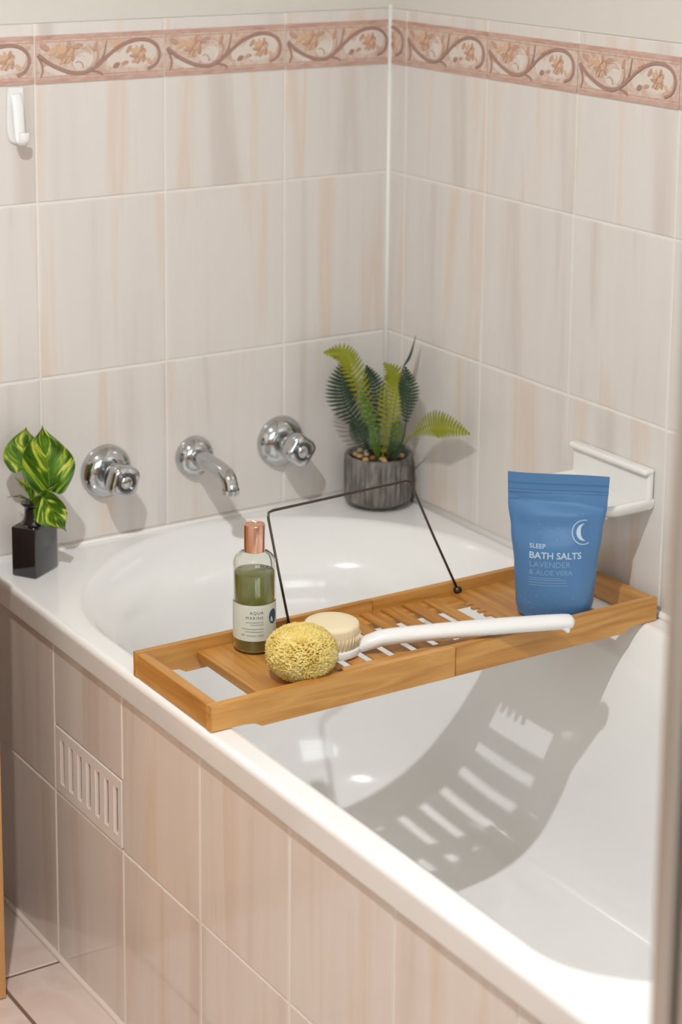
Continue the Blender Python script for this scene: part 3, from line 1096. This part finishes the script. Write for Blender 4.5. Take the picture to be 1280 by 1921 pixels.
def print_text(bm, body, size, x, z, fn, align='LEFT', weight=0.0, spacing=1.0, off=0.0006):
    V, F = text_pts(body, size, align, weight, spacing)
    vs = [bm.verts.new(fn(x + v.x, z + v.y, off)) for v in V]
    for f in F:
        try:
            bm.faces.new([vs[i] for i in f])
        except ValueError:
            pass


def bar(bm, x0, x1, z0, z1, fn, off=0.0006, n=10):
    lo = [bm.verts.new(fn(x0 + (x1 - x0) * k / n, z0, off)) for k in range(n + 1)]
    hi = [bm.verts.new(fn(x0 + (x1 - x0) * k / n, z1, off)) for k in range(n + 1)]
    for k in range(n):
        bm.faces.new((lo[k], lo[k + 1], hi[k + 1], hi[k]))


bm = bmesh.new()
print_text(bm, 'AQUA', 0.0052, 0.0118, 0.0535, cyl, 'RIGHT', 0.0, 1.25)
print_text(bm, 'MARINE', 0.0052, 0.0118, 0.0470, cyl, 'RIGHT', 0.0, 1.25)
bm_obj('lettering', bm, M_INK, label)
bm = bmesh.new()
for zz, x0 in ((0.0425, -0.010), (0.0395, -0.004), (0.0340, -0.015), (0.0305, -0.011)):
    bar(bm, x0, 0.0118, zz, zz + 0.0008, cyl)
bar(bm, -0.016, -0.0115, 0.0255, 0.0272, cyl)
bar(bm, -0.009, 0.003, 0.0255, 0.0264, cyl)
bar(bm, 0.005, 0.0118, 0.0255, 0.0268, cyl)
bm_obj('fine_print', bm, mat('fine_print_ink', srgb(150, 154, 150), 0.6), label)
bm = bmesh.new()
c0 = [cyl(0.0265 + 0.0068 * math.cos(2 * PI * k / 28), 0.0475 + 0.0095 * math.sin(2 * PI * k / 28), 0.0006) for k in range(28)]
polyface(bm, c0)
bm_obj('blue_motif', bm, M_BLUEINK, label)
tag(bt, 'clear bottle of green bath wash with rose gold cap', 'bottle')

# ------------------------------------------------------------------ yellow sponge
M_SPONGE = mat('sponge_yellow', srgb(214, 186, 96), 0.9)
nt, N, L, b = nodes(M_SPONGE)
tc = N.new('ShaderNodeTexCoord')
nz = N.new('ShaderNodeTexNoise')
nz.inputs['Scale'].default_value = 60
rp = ramp(nt, [(0.3, srgb(206, 178, 92)), (0.5, srgb(226, 202, 120)), (0.75, srgb(236, 218, 150))])
L.new(tc.outputs['Object'], nz.inputs['Vector'])
L.new(nz.outputs['Fac'], rp.inputs['Fac'])
L.new(rp.outputs['Color'], b.inputs['Base Color'])
from mathutils import noise as mnoise
bm = bmesh.new()
bmesh.ops.create_icosphere(bm, subdivisions=7, radius=1.0)
for v in bm.verts:
    d = v.co.normalized()
    q = d * 13.0
    w = mnoise.fractal(d * 1.5 + Vector((3, 1, 2)), 1.0, 2.0, 2) * 0.035
    c1 = mnoise.noise(q * 1.9)
    ridg = 0.075 * abs(mnoise.noise(q * 1.25 + Vector((5, 5, 5)))) + 0.05 * abs(c1)
    pit = max(0.0, mnoise.noise(q * 1.6 + Vector((9, 2, 4))) - 0.05) * 0.34
    s = 0.985 + w + ridg - pit
    v.co = Vector((d.x * 0.0425 * s, d.y * 0.0425 * s, 0.0325 + d.z * 0.0335 * s))
    if v.co.z < 0.0004:
        v.co.z = 0.0004
sg = bm_obj('sea_sponge', bm, M_SPONGE, None, smooth=True, loc=(-0.532, -0.6085, PT))
tag(sg, 'round yellow sponge in front of the green bottle', 'sponge')

# ------------------------------------------------------------------ long-handled bath brush
bb = empty('bath_brush', (-0.4585, -0.561, PT))
HX, HY = -0.4585, -0.561
M_BRIST = mat('cream_bristle', srgb(238, 222, 186), 0.8)
bm = bmesh.new()
lathe(bm, [(0, 0.0), (0.030, 0.0), (0.0350, 0.0025), (0.0362, 0.007), (0.0352, 0.0105), (0.0330, 0.0115), (0, 0.0115)], 56)
bm_obj('brush_head', bm, M_WHITE, bb, smooth=True, angle=40)
# bristle pad: fluted dense tuft with a softly domed top
bm = bmesh.new()
flu = lambda a, z: 1.0 + 0.012 * math.cos(52 * a) * (1 if z < 0.036 else 0.25)
lathe(bm, [(0.0310, 0.0112), (0.0322, 0.016), (0.0335, 0.028), (0.0340, 0.036), (0.0334, 0.0392), (0.0312, 0.0405), (0.022, 0.0412), (0, 0.0416)], 208, None, flu)
bp_ = bm_obj('bristle_pad', bm, M_BRIST, bb, smooth=True)
# separate tufts standing out around the foot of the pad
for k in range(40):
    a = 2 * PI * k / 40
    bm = bmesh.new()
    tube(bm, [(0.0318 * math.cos(a), 0.0318 * math.sin(a), 0.0112), (0.0352 * math.cos(a), 0.0352 * math.sin(a), 0.028)], [0.0011, 0.0008], 5)
    bm_obj('tuft', bm, M_BRIST, bp_, smooth=True)
# handle: rises from the head, crosses the front rail and ends in a rounded hooked tip
hp = [(-0.4300, -0.5775, 0.0255), (-0.4130, -0.5870, 0.0330), (-0.3950, -0.5960, 0.0375), (-0.3300, -0.6250, 0.0415), (-0.2600, -0.6545, 0.0440), (-0.2050, -0.6775, 0.0450), (-0.1800, -0.6880, 0.0445)]
pts = catmull([Vector(p) - Vector((HX, HY, PT)) for p in hp], 40)
rd = []
for i in range(41):
    k = i / 40
    r = 0.0116 + 0.0012 * math.sin(PI * k)
    if k > 0.94:
        r *= math.sqrt(max(0.05, 1 - ((k - 0.94) / 0.062) ** 2))
    if k < 0.1:
        r *= 0.85 + 1.5 * k
    rd.append(r)
bm = bmesh.new()
tube(bm, pts, rd, 20, flat=(1.0, 0.78))
hd = bm_obj('handle', bm, M_WHITE, bb, smooth=True)
bm = bmesh.new()
tube(bm, catmull([Vector(p) - Vector((HX, HY, PT)) for p in [(-0.1960, -0.6840, 0.0440), (-0.1935, -0.6890, 0.0385), (-0.1925, -0.6920, 0.0335)]], 8), [0.0075, 0.0072, 0.0066, 0.006, 0.0052, 0.0045, 0.0036, 0.0028, 0.0018], 12)
bm_obj('hook_tip', bm, M_WHITE, hd, smooth=True)
bm = bmesh.new()
tube(bm, [Vector(p) - Vector((HX, HY, PT)) for p in [(-0.3700, -0.6075, 0.0472), (-0.3000, -0.6380, 0.0497), (-0.2300, -0.6670, 0.0523)]], 0.0012, 8)
bm_obj('grip_ridge', bm, M_WHITE, hd, smooth=True)
tag(bb, 'white long-handled bath brush with round cream bristle head', 'brush')

# ------------------------------------------------------------------ blue pouch of bath salts
pouch = empty('bath_salts_pouch', (-0.141, -0.600, PT), 0)
ANG = math.atan2(-0.528, 0.849)
pouch.rotation_euler = (0, 0, ANG)              # local x runs along the pouch face, local -y towards the camera
PH = 0.190
M_POUCH = mat('blue_pouch', srgb(78, 124, 172), 0.36, coat=0.1)
nt, N, L, b = nodes(M_POUCH)
tc = N.new('ShaderNodeTexCoord')
nz = N.new('ShaderNodeTexNoise')
nz.inputs['Scale'].default_value = 26
nz.inputs['Detail'].default_value = 3
bmp = N.new('ShaderNodeBump')
bmp.inputs['Strength'].default_value = 0.25
bmp.inputs['Distance'].default_value = 0.003
L.new(tc.outputs['Object'], nz.inputs['Vector'])
L.new(nz.outputs['Fac'], bmp.inputs['Height'])
L.new(bmp.outputs['Normal'], b.inputs['Normal'])
M_POUCH_PRINT = mat('pouch_print_pale', srgb(190, 212, 232), 0.45)
M_POUCH_PRINT2 = mat('pouch_print_mid', srgb(128, 164, 200), 0.45)


def lerp_tab(tab, t):
    for (a, x), (c, y) in zip(tab, tab[1:]):
        if t <= c:
            k = (t - a) / (c - a)
            k = k * k * (3 - 2 * k)
            return x + (y - x) * k
    return tab[-1][1]


HWT = [(0.0, 0.0475), (0.10, 0.0505), (0.35, 0.0535), (0.60, 0.0590), (0.80, 0.0640), (0.90, 0.0648), (1.0, 0.0655)]
THT = [(0.0, 0.0245), (0.12, 0.0265), (0.45, 0.0230), (0.70, 0.0130), (0.84, 0.0030), (0.88, 0.0012), (1.0, 0.0009)]


def pouch_pt(u, v, side, off=0.0):
    """u in -1..1, v in 0..1; side -1 = front (towards camera), 1 = back"""
    hw = lerp_tab(HWT, v)
    th = lerp_tab(THT, v)
    lowc = max(0.0, 1 - v / 0.10)
    prof = max(0.0, 1 - abs(u) ** (2.2 + 1.2 * max(0, 0.5 - v))) ** 0.62
    zz = v * PH + 0.004 * lowc * abs(u) ** 3
    x = u * hw
    # slightly slumped body and a bent top seal
    dent = 0.0022 * math.exp(-((u - 0.72) / 0.16) ** 2 - ((v - 0.55) / 0.18) ** 2) + 0.0026 * math.exp(-((u + 0.80) / 0.14) ** 2 - ((v - 0.66) / 0.16) ** 2)
    crease = 0.0016 * math.exp(-((v - 0.795 + 0.03 * u) / 0.018) ** 2)
    y = side * (th * prof - (dent + crease) * (1 if th > 0.002 else 0.3)) + 0.004 * math.sin(u * 2.2 + 0.4) * v * v - 0.006 * v * v
    zz += 0.0045 * (-u) * v * v - 0.0025 * (1 - u * u) * v ** 6 * 0.5
    return Vector((x, y + side * off, zz))


def pouch_body(v0, v1, nu, nv, name, m, parent, off=0.0, cap0=True, cap1=True):
    bm = bmesh.new()
    ringsP = []
    for j in range(nv + 1):
        v = v0 + (v1 - v0) * j / nv
        ring = [bm.verts.new(pouch_pt(-math.cos(PI * k / nu), v, -1, off)) for k in range(nu + 1)]
        ring += [bm.verts.new(pouch_pt(math.cos(PI * k / nu), v, 1, off) + Vector((0, 0.0003 if k in (0, nu) else 0, 0))) for k in range(nu + 1)]
        ringsP.append(ring)
    n = len(ringsP[0])
    for A, B in zip(ringsP, ringsP[1:]):
        for k in range(n):
            bm.faces.new((A[k], A[(k + 1) % n], B[(k + 1) % n], B[k]))
    if cap0:
        bm.faces.new(ringsP[0][::-1])
    if cap1:
        bm.faces.new(ringsP[-1])
    bmesh.ops.recalc_face_normals(bm, faces=bm.faces)
    return bm_obj(name, bm, m, parent, smooth=True, angle=60)


pbody = pouch_body(0.0, 0.885, 40, 48, 'pouch_body', M_POUCH, pouch)
pouch_body(0.885, 1.0, 40, 8, 'top_seal', M_POUCH, pouch, 0.0004)
pouch_body(0.868, 0.884, 40, 4, 'zip_strip', M_POUCH, pouch, 0.0012)
pouch_body(0.925, 0.934, 40, 2, 'tear_line', mat('pouch_tear_line', srgb(70, 114, 162), 0.4), pouch, 0.0008)


def pf(x, z, off):
    v = max(0.0, min(1.0, z / PH))
    u = x / lerp_tab(HWT, v)
    return pouch_pt(max(-1, min(1, u)), v, -1, off)


bm = bmesh.new()
print_text(bm, 'SLEEP', 0.0082, -0.0365, 0.0955, pf, weight=0.0001)
print_text(bm, 'BATH SALTS', 0.0122, -0.0370, 0.0820, pf, weight=0.00022)
bm_obj('lettering', bm, M_POUCH_PRINT, pbody)
bm = bmesh.new()
print_text(bm, 'LAVENDER', 0.0108, -0.0365, 0.0705, pf)
print_text(bm, '& ALOE VERA', 0.0092, -0.0365, 0.0605, pf)
for zz, x1 in ((0.0560, 0.004), (0.0535, 0.010), (0.0500, 0.012), (0.0465, 0.013)):
    bar(bm, -0.0365, x1, zz, zz + 0.0008, pf)
bm_obj('small_lettering', bm, M_POUCH_PRINT2, pbody)
# moon emblem: ring arc and crescent
bm = bmesh.new()
mc = (0.0335, 0.1160)
for k in range(30):
    a0 = PI * 0.42 + PI * 1.22 * k / 30
    a1 = PI * 0.42 + PI * 1.22 * (k + 1) / 30
    q = []
    for a, r in ((a0, 0.0150), (a1, 0.0150), (a1, 0.0162), (a0, 0.0162)):
        q.append(pf(mc[0] + r * math.cos(a), mc[1] + r * math.sin(a), 0.0006))
    polyface(bm, q)
for k in range(24):
    t0, t1 = k / 24, (k + 1) / 24
    q = []
    for t, s in ((t0, 0), (t1, 0), (t1, 1), (t0, 1)):
        a = PI * 0.50 + PI * 1.05 * t
        r = 0.0112 - (0.0058 * math.sin(PI * t) * s)
        q.append(pf(mc[0] + 0.001 + r * math.cos(a), mc[1] + r * math.sin(a), 0.0006))
    try:
        polyface(bm, q)
    except ValueError:
        pass
bmesh.ops.remove_doubles(bm, verts=bm.verts, dist=1e-6)
bm_obj('moon_emblem', bm, M_POUCH_PRINT, pbody)
bm = bmesh.new()
random.seed(21)
for k in range(46):
    x = random.uniform(-0.040, 0.040)
    z = random.choice((random.uniform(0.010, 0.042), random.uniform(0.008, 0.035), random.uniform(0.100, 0.140)))
    r = random.uniform(0.0003, 0.0009)
    polyface(bm, [pf(x + r * math.cos(2 * PI * i / 6), z + r * math.sin(2 * PI * i / 6), 0.0006) for i in range(6)])
bm_obj('star_print', bm, M_POUCH_PRINT2, pbody)['kind'] = 'stuff'
tag(pouch, 'blue stand-up pouch of bath salts on the tray', 'pouch')

# ------------------------------------------------------------------ black glass vase with pothos cutting
V_ANG = math.atan2(0.032, 0.049)
vase = empty('square_vase', (-0.631, -0.0665, 0.0), V_ANG)
M_BLACK = mat('black_glass', srgb(26, 26, 31), 0.12, coat=0.8)
bm = bmesh.new()
box(bm, -0.029, 0.029, -0.0195, 0.0195, 0.0004, 0.071, bev=0.0022, seg=3)
bm_obj('vase_body', bm, M_BLACK, vase, smooth=True, angle=40)
bm = bmesh.new()
lathe(bm, [(0.0192, 0.0700), (0.0178, 0.0735), (0.0150, 0.0765), (0.0138, 0.082), (0.0136, 0.092), (0.0150, 0.0960), (0.0182, 0.0980), (0.0185, 0.0998),
           (0.0165, 0.1003), (0.0120, 0.0970), (0.0108, 0.090), (0.0095, 0.074), (0, 0.0735)], 40)
bm_obj('vase_neck', bm, M_BLACK, vase, smooth=True)
tag(vase, 'small square black glass vase on the bath corner', 'vase')

M_POTHOS = mat('pothos_leaf', srgb(80, 120, 30), 0.35, coat=0.2, Subsurface_Weight=0.0)
nt, N, L, b = nodes(M_POTHOS)
tc = N.new('ShaderNodeTexCoord')
uvn = N.new('ShaderNodeUVMap')
uvn.uv_map = 'leaf'
mp = N.new('ShaderNodeMapping')
mp.inputs['Scale'].default_value = (2.2, 5.5, 1)
mp.inputs['Rotation'].default_value = (0, 0, 0.0)
L.new(uvn.outputs['UV'], mp.inputs['Vector'])
nz = N.new('ShaderNodeTexNoise')
nz.inputs['Scale'].default_value = 1.0
nz.inputs['Detail'].default_value = 5
nz.inputs['Distortion'].default_value = 1.1
L.new(mp.outputs['Vector'], nz.inputs['Vector'])
rp = ramp(nt, [(0.34, srgb(38, 74, 14)), (0.50, srgb(78, 124, 26)), (0.56, srgb(124, 160, 36)), (0.61, srgb(196, 206, 78)), (0.72, srgb(222, 222, 120))])
L.new(nz.outputs['Fac'], rp.inputs['Fac'])
L.new(rp.outputs['Color'], b.inputs['Base Color'])
M_STEM = mat('pothos_stem', srgb(110, 140, 50), 0.5)


def heart_leaf(base, tip, side, fold, seed, widen=0.42, curl=0.12, midrib=True):
    """base/tip: Vectors; side: direction of leaf width; returns bmesh with 'leaf' uv"""
    base, tip, side = Vector(base), Vector(tip), Vector(side).normalized()
    ax = tip - base
    Ln = ax.length
    t = ax.normalized()
    side = (side - t * side.dot(t)).normalized()
    nrm = t.cross(side).normalized()
    bm = bmesh.new()
    uvl = bm.loops.layers.uv.new('leaf')
    nu, nv = 7, 18
    grid = {}
    for j in range(nv + 1):
        v = j / nv
        w = widen * Ln * (math.sin(PI * min(1, v * 0.86 + 0.16)) ** 0.75) * (1 - v ** 5)
        back = 0.0
        for i in range(-nu, nu + 1):
            u = i / nu
            lobe = -0.10 * Ln * (1 - v) ** 4 * (1 - (abs(u) - 0.6) ** 2 * 2.5) * (1 if u else 0)
            p = base + t * (v * Ln + lobe) + side * (u * w) + nrm * (fold * abs(u) * w - curl * Ln * (v - 0.35) ** 2 + 0.035 * Ln * math.sin(u * 4 + v * 9 + seed) * abs(u))
            grid[i, j] = (bm.verts.new(p), (u * 0.5 + 0.5 + seed, v + seed * 0.37))
    for j in range(nv):
        for i in range(-nu, nu):
            q = (grid[i, j], grid[i + 1, j], grid[i + 1, j + 1], grid[i, j + 1])
            f = bm.faces.new([x[0] for x in q])
            # veins sweep forward from the midrib: shear the uv
            for lp, (vv, uv) in zip(f.loops, q):
                uu = uv[0] - seed - 0.5
                lp[uvl].uv = (uv[0], uv[1] - abs(uu) * 0.9)
    return bm


poth = empty('pothos_cutting', (-0.631, -0.0665, 0.076))
PO = Vector((0.631, 0.0665, -0.076))
Rv = Vector((0.849, -0.528, 0))
Fv = Vector((-0.528, -0.849, 0))
leaves = [  # base, tip, side, fold, seed, widen, curl
    ((-0.617, -0.088, 0.124), (-0.624, -0.085, 0.214), Rv + Fv * 0.15, 0.16, 1.3, 0.42, 0.10),
    ((-0.641, -0.052, 0.146), (-0.636, -0.052, 0.206), Rv * 0.8 - Fv * 0.5, 0.22, 4.1, 0.46, 0.18),
    ((-0.628, -0.088, 0.113), (-0.606, -0.114, 0.066), Rv * 0.95 + Fv * 0.3 + Vector((0, 0, 0.45)), 0.18, 7.7, 0.44, 0.15),
    ((-0.637, -0.078, 0.107), (-0.610, -0.101, 0.130), Vector((0, 0, 0.8)) + Fv, 0.20, 2.2, 0.34, 0.20),
    ((-0.639, -0.072, 0.106), (-0.666, -0.058, 0.114), Fv + Vector((0, 0, 0.5)), 0.15, 5.6, 0.36, 0.25),
    ((-0.638, -0.072, 0.108), (-0.652, -0.056, 0.137), Rv * 0.5 + Fv * 0.6, 0.35, 9.4, 0.38, 0.15),
]
stem0 = Vector((-0.631, -0.0665, 0.080))
for base, tip, side, fold, sd_, wd_, cl_ in leaves:
    bm = heart_leaf(base, tip, side, fold, sd_, wd_, cl_)
    lf = bm_obj('leaf', bm, M_POTHOS, poth, smooth=True)
    lf.location = PO
    bm = bmesh.new()
    bse = Vector(base)
    mid = (stem0 + bse) / 2 + Vector((0, 0, 0.006))
    tube(bm, catmull([stem0, mid, bse, bse + (Vector(tip) - bse) * 0.9], 16), [0.0016 - 0.0012 * k / 16 for k in range(17)], 7)
    bm_obj('stalk', bm, M_STEM, lf, smooth=True)
tag(poth, 'variegated pothos cutting with heart-shaped leaves in black vase', 'plant')

# ------------------------------------------------------------------ ribbed pot with fern in the corner
PC = Vector((-0.0575, -0.0665, 0.0))
pot = empty('plant_pot', PC)
M_POT = streak_mat('grey_cement', [(0.3, srgb(78, 74, 69)), (0.5, srgb(110, 106, 100)), (0.7, srgb(140, 136, 129))], (90, 90, 30), 0.8, rand=False, bump=0.3)
ribs = lambda a, z: 1.0 + (0.052 * abs(math.cos(19 * a)) - 0.036 if 0.013 < z < 0.072 else 0.0)
bm = bmesh.new()
PR = 0.0515
lathe(bm, [(0, 0.0005), (0.026, 0.0005), (0.034, 0.002), (0.041, 0.006), (0.0485, 0.0105), (PR, 0.0125), (PR, 0.0135), (PR, 0.030), (PR, 0.050), (PR, 0.071), (PR, 0.0725), (PR, 0.080),
           (PR - 0.0008, 0.0815), (PR - 0.0045, 0.0815), (PR - 0.0055, 0.080), (PR - 0.006, 0.070), (PR - 0.007, 0.060), (0, 0.060)], 368, None, ribs)
bm_obj('pot_body', bm, M_POT, pot, smooth=True, angle=50)
bm = bmesh.new()
lathe(bm, [(PR - 0.0056, 0.0735), (0.03, 0.0750), (0, 0.0765)], 40)
bm_obj('soil', bm, mat('soil', srgb(52, 36, 24), 0.95), pot, smooth=True)
tag(pot, 'ribbed grey cement plant pot in the bath corner', 'plant pot')
M_ST = [mat('pebble_tan', srgb(196, 160, 112), 0.7), mat('pebble_brown', srgb(140, 88, 52), 0.7), mat('pebble_cream', srgb(216, 204, 180), 0.6)]
random.seed(11)
peb = []
for k in range(60):
    if len(peb) >= 22:
        break
    a, r = random.uniform(0, 2 * PI), 0.036 * math.sqrt(random.uniform(0.15, 1))
    x, y = r * math.cos(a), r * math.sin(a)
    if any((x - q[0]) ** 2 + (y - q[1]) ** 2 < 0.0105 ** 2 for q in peb):
        continue
    peb.append((x, y))
    bm = bmesh.new()
    bmesh.ops.create_icosphere(bm, subdivisions=2, radius=1.0)
    sx, sy, sz = random.uniform(0.0045, 0.0065), random.uniform(0.004, 0.0055), random.uniform(0.003, 0.0045)
    for v in bm.verts:
        f_ = 1 + 0.16 * mnoise.noise(v.co * 1.7 + Vector((k, 0, 0)))
        v.co = Vector((v.co.x * sx, v.co.y * sy, v.co.z * sz)) * f_
    bm_obj('pebble', bm, M_ST[k % 3], pot, smooth=True, loc=(x, y, 0.0785))

fern = empty('fern', PC + Vector((0, 0, 0.069)))
M_FD = mat('fern_dark', srgb(42, 64, 42), 0.5)
M_FY = mat('fern_lime', srgb(136, 140, 24), 0.5)
M_FM = mat('fern_mid', srgb(84, 118, 34), 0.5)


def frond(pts, facing, wmax, m, npin=24, start=0.12, peak=0.45, droop=0.0, fold=0.25):
    C_ = catmull([Vector(p) - PC - Vector((0, 0, 0.069)) for p in pts], 60)
    bm = bmesh.new()
    tube(bm, C_, [0.0014 - 0.0009 * k / 60 for k in range(61)], 6)
    facing = Vector(facing).normalized()
    for k in range(npin):
        s = start + (0.985 - start) * k / (npin - 1)
        i = min(59, int(s * 60))
        p = C_[i].lerp(C_[i + 1], s * 60 - i)
        t = (C_[min(60, i + 2)] - C_[max(0, i - 2)]).normalized()
        sd2 = t.cross(facing).normalized()
        nrm = sd2.cross(t).normalized()
        q = (s - start) / (1 - start)
        wv = (q / peak) ** 0.55 if q < peak else max(0.0, 1 - ((q - peak) / (1.02 - peak)) ** 1.7)
        ln = max(0.0018, wmax * wv)
        hw = 0.86 * (0.985 - start) / (npin - 1) * sum((C_[j + 1] - C_[j]).length for j in range(60)) * 0.47
        for sgn in (-1, 1):
            jit = random.uniform(-0.08, 0.08)
            d = (sd2 * sgn * (0.90 + jit) + t * (0.38 + jit * 0.5) + nrm * (fold - droop)).normalized()
            w = t * hw
            e1, e2 = p + d * ln * 0.45 + nrm * 0.0, p + d * ln
            e2 = e2 - nrm * (0.12 * ln)
            f = [p - w * 0.8, p + d * ln * 0.4 - w * 1.0, p + d * ln * 0.8 - w * 0.6 - nrm * 0.03 * ln, e2, p + d * ln * 0.8 + w * 0.55 - nrm * 0.03 * ln, p + d * ln * 0.4 + w * 0.95, p + w * 0.8]
            bm.faces.new([bm.verts.new(x) for x in f])
    return bm_obj('frond', bm, m, fern)


random.seed(5)
T = -Fv                                          # away from camera
frond([(-0.064, -0.064, 0.066), (-0.083, -0.058, 0.120), (-0.108, -0.052, 0.160), (-0.116, -0.050, 0.195), (-0.108, -0.048, 0.230)], Fv + Rv * 0.15, 0.031, M_FD, 23, 0.2, 0.45)
frond([(-0.065, -0.073, 0.069), (-0.078, -0.077, 0.129), (-0.096, -0.077, 0.182), (-0.111, -0.069, 0.223), (-0.123, -0.062, 0.246), (-0.148, -0.052, 0.248)], Fv * 0.9 + Rv * 0.7, 0.027, M_FY, 27, 0.15, 0.42)
frond([(-0.052, -0.061, 0.065), (-0.056, -0.064, 0.131), (-0.062, -0.060, 0.181), (-0.072, -0.053, 0.218)], Fv, 0.024, M_FD, 20, 0.2, 0.45)
frond([(-0.064, -0.086, 0.069), (-0.067, -0.103, 0.134), (-0.064, -0.111, 0.181), (-0.059, -0.114, 0.212), (-0.080, -0.112, 0.236)], Fv + Rv * 0.2, 0.032, M_FY, 26, 0.06, 0.38)
frond([(-0.043, -0.075, 0.066), (-0.044, -0.088, 0.152), (-0.038, -0.097, 0.212), (-0.030, -0.107, 0.242), (-0.024, -0.114, 0.272)], Rv + Fv * 0.05, 0.012, M_FD, 26, 0.55, 0.3)
frond([(-0.045, -0.086, 0.069), (-0.046, -0.116, 0.115), (-0.048, -0.128, 0.160), (-0.047, -0.132, 0.196), (-0.052, -0.128, 0.230)], Fv * 0.8 - Rv * 0.45, 0.022, M_FD, 19, 0.38, 0.5)
frond([(-0.051, -0.094, 0.071), (-0.050, -0.138, 0.122), (-0.049, -0.185, 0.153), (-0.043, -0.222, 0.162), (-0.030, -0.262, 0.157)], Fv * 0.5 + Vector((-0.75, 0, 0.15)), 0.025, M_FY, 23, 0.3, 0.4)
frond([(-0.068, -0.072, 0.069), (-0.090, -0.078, 0.105), (-0.106, -0.082, 0.130), (-0.118, -0.082, 0.148)], Fv + Vector((0, 0, 0.4)), 0.020, M_FD, 20, 0.15, 0.4)
frond([(-0.056, -0.089, 0.071), (-0.062, -0.118, 0.098), (-0.060, -0.142, 0.112)], Fv + Vector((0, 0, 0.6)), 0.016, M_FD, 16, 0.15, 0.4)
frond([(-0.067, -0.084, 0.069), (-0.078, -0.090, 0.107), (-0.092, -0.092, 0.150), (-0.104, -0.088, 0.190)], Fv * 0.8 - Rv * 0.5, 0.020, M_FM, 24, 0.1, 0.45)
frond([(-0.056, -0.080, 0.069), (-0.052, -0.104, 0.110), (-0.054, -0.112, 0.150)], Fv + Rv * 0.5, 0.019, M_FM, 20, 0.1, 0.45)
tag(fern, 'artificial fern with lime and dark green fronds in grey pot', 'fern')
